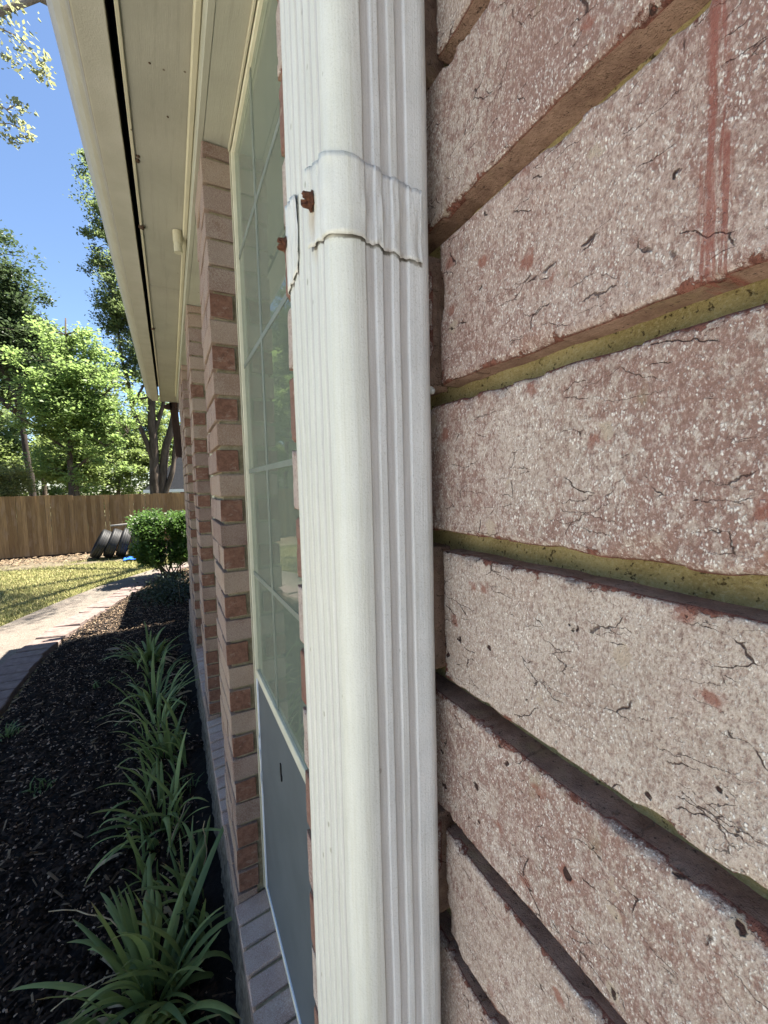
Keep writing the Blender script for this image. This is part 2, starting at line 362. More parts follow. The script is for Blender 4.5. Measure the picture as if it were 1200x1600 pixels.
# ------------------------------------------------------------------ the ground, paths, lawn
g = mesh('ground', [(-250, -80, -.06), (250, -80, -.06), (250, 420, -.06), (-250, 420, -.06)], [(0, 1, 2, 3)], MB['grass2'])
obj('ground', g, kind='structure')
def interp(path, n):
    P = np.array(path, float); d = np.r_[0, np.cumsum(np.linalg.norm(np.diff(P, axis=0), axis=1))]
    t = np.linspace(0, d[-1], n); return np.c_[np.interp(t, d, P[:, 0]), np.interp(t, d, P[:, 1])], d[-1]
def smoothp(path, n=160):
    q, L = interp(path, n)
    for _ in range(60): q[1:-1] = (q[:-2]+2*q[1:-1]+q[2:])/4
    return q
inner = smoothp([(-1.0, -1.5), (-1.12, 1.5), (-1.25, 3.2), (-1.32, 4.3), (-1.335, 5.1), (-1.25, 5.9), (-1.0, 6.8), (-.53, 8.3), (-.15, 9.3), (.6, 10.3)])
outer = smoothp([(-2.3, -1.5), (-2.4, 2), (-2.45, 4), (-2.35, 5.5), (-2.02, 6.75), (-1.75, 7.45), (-1.38, 8.4), (-.9, 9.15), (-.46, 9.8), (.2, 10.8)])
# lawn sheet
lw = mesh('lawn', [(-14, -4, -.03), (4, -4, -.03), (4, 12.1, -.03), (-14, 12.1, -.03)], [(0, 1, 2, 3)], MB['lawn']); obj('lawn', lw, kind='structure')
so = []; sf = []
nx, ny = 90, 14
for j in range(ny):
    for i in range(nx):
        x = -9+i*.155; y = 11.75+j*.17
        so.append((x, y, .0+.035*fbm(x*1.5, y*1.5, 1)-(.05 if j == 0 else 0)))
for j in range(ny-1):
    for i in range(nx-1): a = j*nx+i; sf.append((a, a+1, a+nx+1, a+nx))
obj('soil', mesh('soil', so, sf, MB['soil'], True), kind='structure')
# path slab
V = []; F = []
for (a, b) in zip(outer, inner): V += [(a[0], a[1], .02), (b[0], b[1], .02), (a[0], a[1], -.06), (b[0], b[1], -.06)]
for i in range(len(inner)-1):
    a = 4*i; F += [(a, a+1, a+5, a+4), (a+2, a, a+4, a+6), (a+1, a+3, a+7, a+5)]
path = obj('path', mesh('path', V, F, MB['path']), kind='structure')
obj('bounce_slab', boxes_mesh('bounce_slab', [(-9, -1.15, -9, 2.2, -.05, .024)], MB['bounce_slab']), kind='structure')  # unseen pale slab added to bounce sunlight onto the shaded wall
# edging bricks: one part each
pv = []
for q in range(5):
    me = boxes_mesh('brick', [(-.15, .15, -.091, .091, 0, .085)], MB['paver'], .006)
    for v in me.vertices: v.co += Vector((random.uniform(-.004, .004), random.uniform(-.004, .004), random.uniform(-.004, .004)))
    pv.append(me)
seg, L = interp(inner, 400)
nb = int(L/.2)
for i in range(nb):
    t = int((i+.5)/nb*399); p = seg[t]; d = seg[min(t+1, 399)]-seg[max(t-1, 0)]
    if p[1] > 10: continue
    o = obj('brick', pv[i % 5], path, (p[0]-.10, p[1], -.050+random.uniform(-.006, .008)), (R(random.uniform(-2, 2)), R(random.uniform(-3, 3)), math.atan2(d[1], d[0])-math.pi/2+R(random.uniform(-4, 4))))
# mulch bed sheet
V = []; F = []; my = np.r_[np.arange(-1.2, 5, .03), np.arange(5, 9.9, .06)]; mx = np.linspace(0, 1, 56)
for y in my:
    xi = np.interp(y, inner[:, 1], inner[:, 0])+.10
    for t in mx:
        x = xi+(.16+max(0, min(1, (y-5.25)/.1))*1.44-xi)*t
        V.append((x, y, .012+.03*math.sin(math.pi*min(1, t))+(.045*max(0, min(1, (x+.03)/.10))*(.6+1.2*fbm(y*4, 2, 8, 2)) if y < 5.3 else 0)+.022*fbm(x*9, y*9, 3)+.010*fbm(x*40, y*40, 5)))
n = len(mx)
for j in range(len(my)-1):
    for i in range(n-1): a = j*n+i; F.append((a, a+1, a+n+1, a+n))
mulch = obj('mulch', mesh('mulch', V, F, MB['mulch'], True), kind='structure')
def bed_pts(N, near):
    y = -.2+9.6*rng.random(N)**near; xi = np.interp(y, inner[:, 1], inner[:, 0])+.09
    t = rng.random(N); xr = np.where(y < 5.3, .12, .9); x = xi+(xr-xi)*t
    z = .012+.03*np.sin(np.pi*t)
    z = z+np.array([.022*fbm(a*9, b*9, 3) for a, b in zip(x, y)])
    return np.c_[x, y, z]
def slivers(P, lmin, lmax, wf, zlift):
    N = len(P); L = rng.uniform(lmin, lmax, N); w = L*rng.uniform(.5*wf, wf, N); th = w*rng.uniform(.25, .6, N)
    a = rng.uniform(0, 2*np.pi, N); tilt = rng.normal(0, .35, N)
    u = np.c_[np.cos(a)*np.cos(tilt), np.sin(a)*np.cos(tilt), np.sin(tilt)]; vv = np.c_[-np.sin(a), np.cos(a), rng.normal(0, .3, N)]
    up = np.cross(u, vv); C = P+np.c_[np.zeros(N), np.zeros(N), rng.uniform(0, zlift, N)+.004]
    L, w, th = L[:, None]/2, w[:, None]/2, th[:, None]/2
    Vs = np.stack([C-u*L+vv*w*.6, C-u*L*.9-vv*w, C+u*L-vv*w*.5, C+u*L*.85+vv*w, C-u*L*.5+up*th*2, C+u*L*.6+up*th*2], 1).reshape(-1, 3)
    f = np.array([(0, 4, 1), (1, 4, 2), (4, 5, 2), (2, 5, 3), (3, 5, 0), (5, 4, 0)])
    F = (np.arange(N)[:, None, None]*6+f[None]).reshape(-1, 3); return Vs, F
Vs, F = slivers(bed_pts(52000, 1.35), .008, .045, .45, .014)
obj('mulch_chips', fastmesh('mulch_chips', Vs, F, MB['chip']), mulch, kind='stuff')
Vs, F = slivers(bed_pts(15000, 1.0), .005, .017, .8, .018)
obj('wood_bits', fastmesh('wood_bits', Vs, F, MB['tan']), mulch, kind='stuff')
P2 = bed_pts(15000, 1.0); P2 = P2[P2[:, 1] > 5.4]
Vs, F = slivers(P2, .008, .03, .6, .018)
obj('wood_bits', fastmesh('wood_bits', Vs, F, MB['litter']), mulch, kind='stuff')
Vs, F = slivers(bed_pts(1500, 1.25), .02, .085, .22, .022)
obj('bark_shreds', fastmesh('bark_shreds', Vs, F, MB['litter']), mulch, kind='stuff')
P3 = np.c_[rng.uniform(-8, 1, 2600), rng.uniform(12.2, 13.45, 2600), np.full(2600, .012)]
Vs, F = slivers(P3, .02, .12, .35, .03)
obj('leaf_litter', fastmesh('leaf_litter', Vs, F, MB['litter']), None, kind='stuff', label='dry twigs and leaf litter on the soil along the fence')
# grass blades
N = 130000
y = 5.0+7.5*rng.random(N)**1.1; xo = np.interp(y, outer[:, 1], outer[:, 0]); x = xo-6.5*rng.random(N)**1.3+rng.normal(0, .03, N)
hgt = rng.uniform(.02, .06, N); w = rng.uniform(.003, .008, N); a = rng.uniform(0, np.pi, N)
B = np.c_[x, y, np.full(N, -.03)]; du = np.c_[np.cos(a)*w, np.sin(a)*w, np.zeros(N)]
T = B+np.c_[rng.normal(0, .025, N), rng.normal(0, .025, N), hgt]
Vs = np.stack([B-du, B+du, T], 1).reshape(-1, 3); F = np.arange(3*N).reshape(-1, 3)
obj('grass', fastmesh('grass', Vs, F, MB['blade']), kind='stuff', label='short dry yellow green lawn grass beside the path')

# ------------------------------------------------------------------ THE HOUSE
OPEN = ((.455, 1.315), (1.63, 2.48), (2.80, 3.68))
XW = .122                                  # face of the brickwork
house = empty('house', (.13, 2.6, 0), label='brick house wall with cream soffit and tall windows beside the planting bed', cat='house')
def hp(o):                                 # parent to the house, keep world place
    o.parent = house; o.location = Vector(o.location)-house.location; return o
zb = {-3: -.2474, -2: -.1767, -1: -.1023, 0: -.0249, 1: .0488, 2: .1264, 3: .2013}
def zbot(kk): return H+(zb[kk] if kk in zb else (-.0249+.0746*kk if kk < -3 else .2013+.0746*(kk-3)))
def ztop(kk): return zbot(kk+1)-.0098
def near_brick(y0, y1, kk, res, depth=.07, m='near'):
    z0, z1 = zbot(kk), ztop(kk); ly, lz = y1-y0, z1-z0
    ny = max(3, int(ly/res)); nz = max(3, int(lz/res)); sd = random.uniform(0, 50)
    rows = []
    # profile across the section: back bottom, bottom edge .. face .. top edge, back top
    V = []; E = []; SC = []
    cols = [('b', 0)]+[('f', i/nz) for i in range(nz+1)]+[('t', 1)]
    ys = [-1]+[j/ny for j in range(ny+1)]+[2]
    for ty in ys:
        for (cc, tz) in cols:
            y = min(1, max(0, ty))*ly; z = tz*lz; x = 0
            ed = min(z, lz-z, y, ly-y)
            face = cc == 'f' and 0 <= ty <= 1
            Y = y0+y; Z = z0+z
            wob = .0006*fbm(Y*60+sd, Z*8, sd, 3)
            r = .0013
            if face:
                x = .0006*fbm(Y*25+sd, Z*25, sd, 3)+.00022*fbm(Y*220, Z*220, sd, 2)
                if ed < r: x += r-math.sqrt(max(0, r*r-(r-ed)**2))
                ch = fbm(Y*55+sd*3, Z*30, sd, 4)
                lim = .0060*max(0, ch-.18)*2.4
                if ed < lim: x += .0026*(1-ed/lim)
                # ragged outline
                if tz == 0 or tz == 1: z += wob*(1.6 if tz == 0 else 1)
                if ty == 0 or ty == 1: y += .0009*fbm(Z*70, sd, Y, 3)
            else:
                x = depth
                if cc != 'f' or True:
                    z += wob*.6
            V.append((x, y, z)); E.append(ed if face else 0.0)
            SC.append(1.0 if (kk == 1 and abs(Y-.0555) < .0028+.001*math.sin(Z*90)) else 0.0)
    n = len(cols); F = []
    for j in range(len(ys)-1):
        for i in range(n-1):
            a = j*n+i; F.append((a, a+1, a+n+1, a+n))
    me = mesh('brick', V, F, [MB[m]], True); attr(me, 'edge', E); attr(me, 'scratch', SC)
    return hp(obj('brick', me, None, (XW+random.uniform(-.0008, .0008), y0, z0)))
nbrick = 0
for kk in range(-9, 11):
    big = -5 <= kk <= 5
    if kk % 2: spans = [(-.072, .172, .0014 if big else .004), (.182, .335, .005), (.345, .455, .0035)]
    else: spans = [(-.04, .205, .0014 if big else .004), (.215, .455, .0035)]
    for (a, b, res) in spans:
        near_brick(a, b, kk, res, .07, 'nearred' if (kk % 2 and a > .3) else 'near'); nbrick += 1
# generic bricks for the piers and the rest
def gbrick(L, D, hgt, red):
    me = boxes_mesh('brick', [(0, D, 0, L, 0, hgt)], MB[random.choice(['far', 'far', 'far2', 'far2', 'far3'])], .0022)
    for v in me.vertices: v.co += Vector((random.uniform(-.0012, .0012), random.uniform(-.0015, .0015), random.uniform(-.0012, .0012)))
    if red:
        me.materials.append(MB['cut'])
        for p in me.polygons:
            if p.normal.y < -.7: p.material_index = 1
    return me
cache = {}
def gb(L, D, hgt, red):
    key = (round(L, 3), round(D, 3), round(hgt, 3), red)
    cache.setdefault(key, [])
    if len(cache[key]) < 9: cache[key].append(gbrick(L, D, hgt, red)); return cache[key][-1]
    return random.choice(cache[key])
stuffV = []; stuffF = []
def add_stuff(y0, y1, z0, z1, D=.06):
    b = len(stuffV); j = lambda: random.uniform(-.0012, .0012)
    stuffV.extend([(XW+x+j(), y+j(), z+j()) for x in (0, D) for y in (y0, y1) for z in (z0, z1)])
    stuffF.extend([(b+a, b+c_, b+d, b+e) for a, c_, d, e in ((0, 1, 3, 2), (4, 6, 7, 5), (0, 4, 5, 1), (2, 3, 7, 6), (0, 2, 6, 4), (1, 5, 7, 3))])
KMIN, KMAX = -21, 13
TOP = H+.982
def course(kk):
    z0 = zbot(kk); return z0, min(z0+.0648, TOP)
piers = [(1.315, 1.63), (2.48, 2.80), (3.68, 5.3)]
XP = .128                                  # the piers stand a little further back
for pi, (a, b) in enumerate(piers):
    for kk in range(KMIN, KMAX+1):
        z0, z1 = course(kk)
        if z1-z0 < .015: continue
        if kk < -17: continue
        y = a; first = True; Ls = ([.112, .244, .244, .244] if kk % 2 else [.244]*4)
        for i, L in enumerate(Ls):
            e = min(y+L, b)
            if e-y < .03: break
            if b-e < .035: e = b
            if (pi < 2 and i < 2) or (pi == 2 and i < 1):
                red = (kk % 2 == 1) and i == 0 and kk <= 7
                if i == 0 and kk < -12 and random.random() < .35: red = True
                D = (.066 if red else .080) if i == 0 else .05
                D += random.uniform(-.003, .003) if i == 0 else 0
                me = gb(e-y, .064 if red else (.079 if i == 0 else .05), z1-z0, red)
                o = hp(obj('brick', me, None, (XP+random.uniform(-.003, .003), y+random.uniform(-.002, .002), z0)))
                nbrick += 1
            else: add_stuff(y, e, z0, z1)
            y = e+.0098
# the remaining wall: behind the camera, high up, below the sills
for kk in range(KMIN, KMAX+1):
    z0, z1 = course(kk)
    if z1-z0 < .015: continue
    y = -.05 if kk % 2 else -.085
    if -9 <= kk < 11: y = (-.082 if kk % 2 else -.05)
    else: y = .455
    while y > -3: add_stuff(max(y-.244, -3), y, z0, z1); y -= .2538
for (a, b) in OPEN:
    for kk in range(KMIN, -18):
        z0, z1 = course(kk); y = a+(.0 if kk % 2 else -.12)
        while y < b: add_stuff(max(a, y), min(b, y+.244), z0, z1); y += .2538
for (a, b) in piers:
    for kk in range(KMIN, -17):
        z0, z1 = course(kk); y = a+(.0 if kk % 2 else -.12)
        while y < b: add_stuff(max(a, y), min(b, y+.244), z0, z1); y += .2538
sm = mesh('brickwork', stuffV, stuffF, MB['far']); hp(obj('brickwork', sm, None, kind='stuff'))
# mortar behind the bricks (raked joints), solid piers
MX = XW+.0125
def grid_panel(name, y0, y1, z0, z1, step, m):
    V = []; F = []; ny = max(2, int((y1-y0)/step)); nz = max(2, int((z1-z0)/step))
    for j in range(ny+1):
        for i in range(nz+1):
            y = y0+(y1-y0)*j/ny; z = z0+(z1-z0)*i/nz
            V.append((MX+.0009*fbm(y*45, z*45, 2, 3)+.0006*fbm(y*300, z*300, 5, 3), y, z))
    for j in range(ny):
        for i in range(nz): a = j*(nz+1)+i; F.append((a, a+1, a+nz+2, a+nz+1))
    return hp(obj(name, mesh(name, V, F, m, True)))
grid_panel('mortar', -.15, .447, H-.40, H+.42, .003, MB['mortar'])
mort = [(MX, .20, -3, .447, .05, H-.40), (MX, .20, -3, .447, H+.42, TOP), (MX, .20, -3, -.15, H-.40, H+.42), (MX+.02, .2, -.15, .447, H-.40, H+.42)]
for (a, b) in piers: mort.append((MX+.007, .212, a+.009, b-.008, .05, TOP))
for (a, b) in OPEN: mort.append((MX, .20, a-.02, b+.02, .05, H-1.43))
hp(obj('mortar', boxes_mesh('mortar', mort, MB['mortarpale'])))
# sills: rowlock bricks, sloping outward
slope = R(7)
sbm = []
for q in range(5):
    me = boxes_mesh('sill_brick', [(-.103, 0, 0, .064, -.068, 0)], MB['sill'], .0025)
    for v in me.vertices: v.co += Vector((random.uniform(-.002, .002), random.uniform(-.0015, .0015), random.uniform(-.002, .002)))
    sbm.append(me)
for (a, b) in OPEN:
    y = b-.066
    while y > a-.01:
        hp(obj('sill_brick', random.choice(sbm), None, (.216, y, H-1.318+random.uniform(-.003, .003)), (R(random.uniform(-1, 1)), -slope, R(random.uniform(-1.2, 1.2)))))
        y -= .0748
    mm = boxes_mesh('sill_mortar', [(-.094, -.004, a-b+.002, -.002, -.066, -.008)], MB['mortarpale'])
    hp(obj('sill_mortar', mm, None, (.216, b, H-1.318), (0, -slope, 0)))
# windows
def window(a, b):
    zs, zt, rail = H-1.318, H+.983, H-.588
    fr = boxes_mesh('window', [(.207, .245, b-.011, b-.001, zs, zt), (.207, .245, a+.001, a+.011, zs, zt), (.208, .244, a+.011, b-.011, zt-.014, zt), (.208, .244, a+.011, b-.011, zs, zs+.018),
                               (.2095, .246, a+.011, b-.011, rail-.012, rail+.014)], MB['frame'], .0015)
    w = hp(obj('window', fr))
    pane = boxes_mesh('pane', [(.2165, .2205, a+.010, b-.010, rail+.010, zt-.012)], MB['glass']); obj('pane', pane, w)
    obj('pane', boxes_mesh('pane', [(.232, .236, a+.014, b-.014, zs+.012, rail)], MB['glass']), w)
    for z in (.677, .362, .048, -.265): obj('grid_bar', boxes_mesh('grid_bar', [(.2152, .2163, a+.0105, b-.0105, H+z-.0065, H+z+.0065)], MB['bar']), w)
    L = b-a
    for t in (.33, .68): obj('grid_bar', boxes_mesh('grid_bar', [(.2149, .2162, a+L*t-.0075, a+L*t+.0075, rail, zt-.014)], MB['bar']), w)
    sc = obj('insect_screen', boxes_mesh('insect_screen', [(.2115, .2125, a+.018, b-.018, zs+.022, rail-.016)], MB['screen']), w)
    obj('screen_frame', boxes_mesh('screen_frame', [(.2075, .216, b-.020, b-.0112, zs+.018, rail-.012), (.2075, .216, a+.0112, a+.020, zs+.018, rail-.012), (.2078, .2158, a+.020, b-.020, zs+.018, zs+.026)], MB['screenframe'], .001), w)
    return w
wins = [window(a, b) for a, b in OPEN]
obj('screen_tear', boxes_mesh('screen_tear', [(.2085, .2112, 1.005, 1.012, H-.735, H-.700), (.2080, .2110, 1.0, 1.006, H-.742, H-.728)], MB['rubber']), wins[0])
tb = []
for i in range(14):
    t = i/13; tb.append((.2065, 1.290+.012*math.sin(t*9)-.010*(t > .8), H-.78-.17*t))
V, F = tube_vf(tb, [.0016]*14, 5); obj('pull_cord', mesh('pull_cord', V, F, MB['screenframe'], True), wins[0])
# room behind the glass, end wall, roof
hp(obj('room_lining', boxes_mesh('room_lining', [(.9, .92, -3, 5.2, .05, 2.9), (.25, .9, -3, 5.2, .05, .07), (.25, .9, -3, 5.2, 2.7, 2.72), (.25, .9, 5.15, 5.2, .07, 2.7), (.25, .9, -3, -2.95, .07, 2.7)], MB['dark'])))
hp(obj('end_wall', boxes_mesh('end_wall', [(.215, 8, 5.18, 5.29, 0, 2.9), (.215, 8, -3.0, -2.9, 0, 2.9), (7.9, 8, -2.9, 5.18, 0, 2.9)], MB['redbrick'])))
hp(obj('roof', mesh('roof', [(-.20, -3.2, 2.915), (-.20, 5.84, 2.915), (4.0, 5.84, 5.0), (4.0, -3.2, 5.0), (8.3, 5.84, 2.9), (8.3, -3.2, 2.9),
      (-.20, -3.2, 2.90), (-.20, 5.84, 2.90), (4.0, 5.84, 4.96), (4.0, -3.2, 4.96), (8.3, 5.84, 2.86), (8.3, -3.2, 2.86)],
      [(0, 1, 2, 3), (3, 2, 4, 5), (6, 9, 8, 7), (9, 11, 10, 8), (0, 6, 7, 1), (1, 7, 8, 2), (2, 8, 10, 4), (4, 10, 11, 5), (5, 11, 9, 3), (3, 9, 6, 0)], MB['shingle'])))
hp(obj('attic_closure', boxes_mesh('attic_closure', [(-.05, 8.2, 5.76, 5.80, 2.80, 2.93)], MB['soffit'])))
# eaves
for (a, b) in ((-3, 2.55), (2.553, 4.88), (4.883, 5.80)):
    hp(obj('soffit', boxes_mesh('soffit', [(-.0445, .30, a, b, H+1.080, H+1.090)], MB['soffit'])))
hp(obj('fascia', boxes_mesh('fascia', [(-.0535, -.0445, -3, 5.80, H+1.074, H+1.215)], MB['trim'], .001)))
hp(obj('frieze_board', boxes_mesh('frieze_board', [(.119, .135, -3, 5.3, H+.9845, H+1.079)], MB['frieze'], .0015)))
hp(obj('lintel_board', boxes_mesh('lintel_board', [(.1355, .30, -3, 5.3, H+.9855, H+1.0)], MB['frieze'])))
hp(obj('moulding', boxes_mesh('moulding', [(.102, .1185, -3, 5.3, H+1.052, H+1.0795)], MB['trim'], .003)))
for (a, b) in OPEN:
    hp(obj('head_trim', boxes_mesh('head_trim', [(.200, .2055, a, b, H+.974, H+.985), (.2025, .2065, b-.0045, b-.0005, H-1.31, H+.974)], MB['trim'], .001)))
prof = [(-.0705, 1.205, 0), (-.0735, 1.150, 0), (-.0735, 1.094, 0), (-.0755, 1.091, 0), (-.139, 1.0905, .15), (-.1435, 1.092, 1), (-.1465, 1.099, 1), (-.153, 1.106, .75), (-.166, 1.116, .6), (-.183, 1.134, .6), (-.195, 1.155, .7), (-.203, 1.178, .8), (-.206, 1.20, .8), (-.203, 1.212, .8), (-.198, 1.205, .8)]
V = []; G = []; F = []; ysg = np.linspace(-3, 5.84, 120)
for y in ysg:
    for (x, z, g_) in prof:
        V.append((x+.0012*fbm(y*2, x*30, 3, 2), y, H+z+.0012*fbm(y*2.3, x*9, 8, 2))); G.append(g_)
n = len(prof)
for j in range(len(ysg)-1):
    for i in range(n-1): a = j*n+i; F.append((a, a+1, a+n+1, a+n))
F.append(tuple((len(ysg)-1)*n+i for i in range(n)))
me = mesh('gutter', V, F, [MB['gutter'], MB['gutterback']], False, [1 if (q % (n-1)) < 2 and q < (len(ysg)-1)*(n-1) else 0 for q in range(len(F))]); attr(me, 'grime', G)
hp(obj('gutter', me))
V, F = tube_vf([(.083, 1.98, H+1.079), (.083, 1.98, H+1.06), (.083, 1.981, H+.992)], [.0165, .0165, .0165], 16)
V2, F2 = tube_vf([(.083, 1.98, H+1.078), (.083, 1.98, H+1.030)], [.0185, .0185], 16, V, F)
hp(obj('vent_pipe', mesh('vent_pipe', V2, F2, MB['trim'], False)))
for (x, y, z, s) in ((-.040, 1.62, 1.079, .009), (-.036, 1.60, 1.079, .006), (-.046, 2.0, 1.072, .012), (-.046, 3.2, 1.072, .012), (.05, 1.4, 1.079, .003), (.01, 1.25, 1.079, .003)):
    bm = bmesh.new(); bmesh.ops.create_icosphere(bm, subdivisions=2, radius=s)
    for v in bm.verts: v.co *= 1+.5*fbm(*(v.co*150), 3); v.co.z *= .6
    me = bpy.data.meshes.new('mud_daub'); bm.to_mesh(me); bm.free(); me.materials.append(MB['mud']); hp(obj('mud_daub', me, None, (x, y, H+z)))
# foundation ledge: rough concrete, partly buried
V = []; F = []; ysg = np.arange(-.4, 5.3, .014)
for y in ysg:
    o = .012*fbm(y*9, 1, 2, 5)
    for q, (x, z) in enumerate(((.135, .225), (.121, .222), (.116+o*.3, .17), (.112+o*.6, .12), (.107+o, .07), (.100+o, .02), (.094+o, -.03))):
        rr = .007 if q > 1 else .002
        V.append((x+rr*fbm(y*55, z*60, 1, 5), y, z+rr*fbm(y*50, z*60, 7, 4)))
for j in range(len(ysg)-1):
    for i in range(6): a = j*7+i; F.append((a, a+1, a+8, a+7))
hp(obj('foundation', mesh('foundation', V, F, MB['concrete'])))
# rear wing, set back, only its shade shows
hp(obj('rear_wing', boxes_mesh('rear_wing', [(1.3, 8, 5.3, 7.8, 0, 2.8)], MB['redbrick'])))
hp(obj('rear_roof', mesh('rear_roof', [(.74, 5.85, 2.86), (.74, 8.0, 2.86), (4.4, 8.0, 4.8), (4.4, 5.85, 4.8), (8.3, 8.0, 2.86), (8.3, 5.85, 2.86), (.74, 5.85, 2.78), (.74, 8.0, 2.78), (8.3, 8.0, 2.78), (8.3, 5.85, 2.78)],
      [(0, 1, 2, 3), (3, 2, 4, 5), (6, 9, 8, 7), (0, 6, 7, 1), (4, 8, 9, 5), (1, 7, 8, 4, 2), (0, 3, 5, 9, 6)], MB['shingle'])))

# ------------------------------------------------------------------ THE DOWNSPOUT
X0, X1, Y0, Y1 = .0655, .1145, .1630, .2405
def pipe_profile(off=0.0, grooves=True, n=260):
    """closed loop of (x, y, groove, algae_bounce), starting at the back near corner, running over the near face, the front face and the far face"""
    ra, rb = .0110, .008
    segs = []
    pts = []
    def arc(cx, cy, r, a0, a1, m): 
        for i in range(m): t = a0+(a1-a0)*i/m; pts.append((cx+(r+off)*math.cos(t), cy+(r+off)*math.sin(t), 0))
    def gro(v, cs, w, d):
        for c_ in cs:
            u = abs(v-c_)/w
            if u < 1: return d*min(1, (1-u)*4), min(1, (1-u)*4)
        return 0, 0
    # near face, x from X1-rb to X0+ra at y=Y0
    for i in range(120):
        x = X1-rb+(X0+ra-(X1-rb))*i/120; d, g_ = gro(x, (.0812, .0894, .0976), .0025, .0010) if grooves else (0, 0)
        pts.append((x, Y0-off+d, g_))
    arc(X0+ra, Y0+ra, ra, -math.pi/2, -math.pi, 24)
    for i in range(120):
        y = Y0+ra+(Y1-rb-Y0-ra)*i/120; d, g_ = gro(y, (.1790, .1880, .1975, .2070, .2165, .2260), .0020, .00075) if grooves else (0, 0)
        pts.append((X0-off+d, y, g_))
    arc(X0+rb, Y1-rb, rb, math.pi, math.pi/2, 12)
    for i in range(12): pts.append((X0+rb+(X1-2*rb-X0)*i/12, Y1+off, 0))
    arc(X1-rb, Y1-rb, rb, math.pi/2, 0, 8)
    for i in range(12): pts.append((X1+off, Y1-rb+(Y0+2*rb-Y1)*i/12, 0))
    arc(X1-rb, Y0+rb, rb, 0, -math.pi/2, 10)
    return pts
ds = empty('downspout', (.09, .196, .03), label='white corrugated metal downspout fixed upright to the brick wall', cat='downspout')
def dp(o, p=None): o.parent = p or ds; o.location = Vector(o.location)-ds.location if p is None else o.location; return o
pp = pipe_profile(); n = len(pp)
zs = np.r_[np.linspace(.06, H-.62, 16), np.linspace(H-.6, H+.085, 86), np.arange(H+.09, H+.162, .0006), np.linspace(H+.165, H+.6, 55), np.linspace(H+.62, H+1.076, 10)]
def lerp(pts):
    xs = [p[0] for p in pts]; ys = [p[1] for p in pts]; return lambda s: float(np.interp(s, xs, ys))
S1L = lerp([(0, H+.099), (.65, H+.1030), (.72, H+.1045), (.78, H+.1065), (1, H+.1115)]); S1H = lerp([(0, H+.130), (.65, H+.1350), (.72, H+.137), (.78, H+.1405), (1, H+.1470)])
S2L = lerp([(0, H+.119), (.06, H+.1135), (.25, H+.1110), (1, H+.108)]); S2H = lerp([(0, H+.1475), (.2, H+.151), (1, H+.156)])
def seam(i, z):
    v = 0.0
    for (a, b, lo, hi, sx) in ((0, 185, S1L, S1H, 1.3), (223, 288, S2L, S2H, 7.7)):
        if a-1 <= i <= b:
            t = min(1, max(0, (i-a)/(b-1-a))); w = .0009*fbm(t*14, sx, 2, 3); w2 = .0009*fbm(t*14, sx+5, 2, 3); q = .55+.6*fbm(t*9, sx, 9, 3)
            l, h = lo(t)+w, hi(t)+w2
            if l-.0009 < z < l+.004: v = max(v, 1.0*q+.25)
            if h-.004 < z < h+.0007: v = max(v, .75*q+.1)
            if (i in (b, b-1) if a == 0 else i in (a, a-1)) and l < z < h: v = max(v, .7)
    return v
V = []; F = []; A = []; G = []; RU = []; SM = []
sl = lambda z: .0002*fbm(z*7, 3, 1, 3)
SC1 = (.189, H+.1300); SC2 = (.2345, H+.1340)
for z in zs:
    for pp_i, (x, y, g_) in enumerate(pp):
        w = .0006*fbm(x*20+3, y*20, z*9, 3)+.00018*fbm(x*90, y*90, z*40, 2)
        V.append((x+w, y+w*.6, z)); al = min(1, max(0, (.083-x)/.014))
        A.append(al); G.append(g_); SM.append(seam(pp_i, z))
        ru = 0
        for (sy, sz) in (SC1, SC2):
            if x < .075:
                dd = math.hypot(y-sy, (z-sz+.012)*.45)
                ru = max(ru, .55*max(0, 1-dd/.0075)) if z < sz+.003 else ru
        RU.append(ru)
for j in range(len(zs)-1):
    for i in range(n): a = j*n+i; b = j*n+(i+1) % n; F.append((a, b, b+n, a+n))
me = mesh('pipe', V, F, MB['pipe'], True)
for nm, vals in (('algae_bounce', A), ('groove', G), ('rust', RU), ('seam', SM)): attr(me, nm, vals)
pipe = dp(obj('pipe', me))
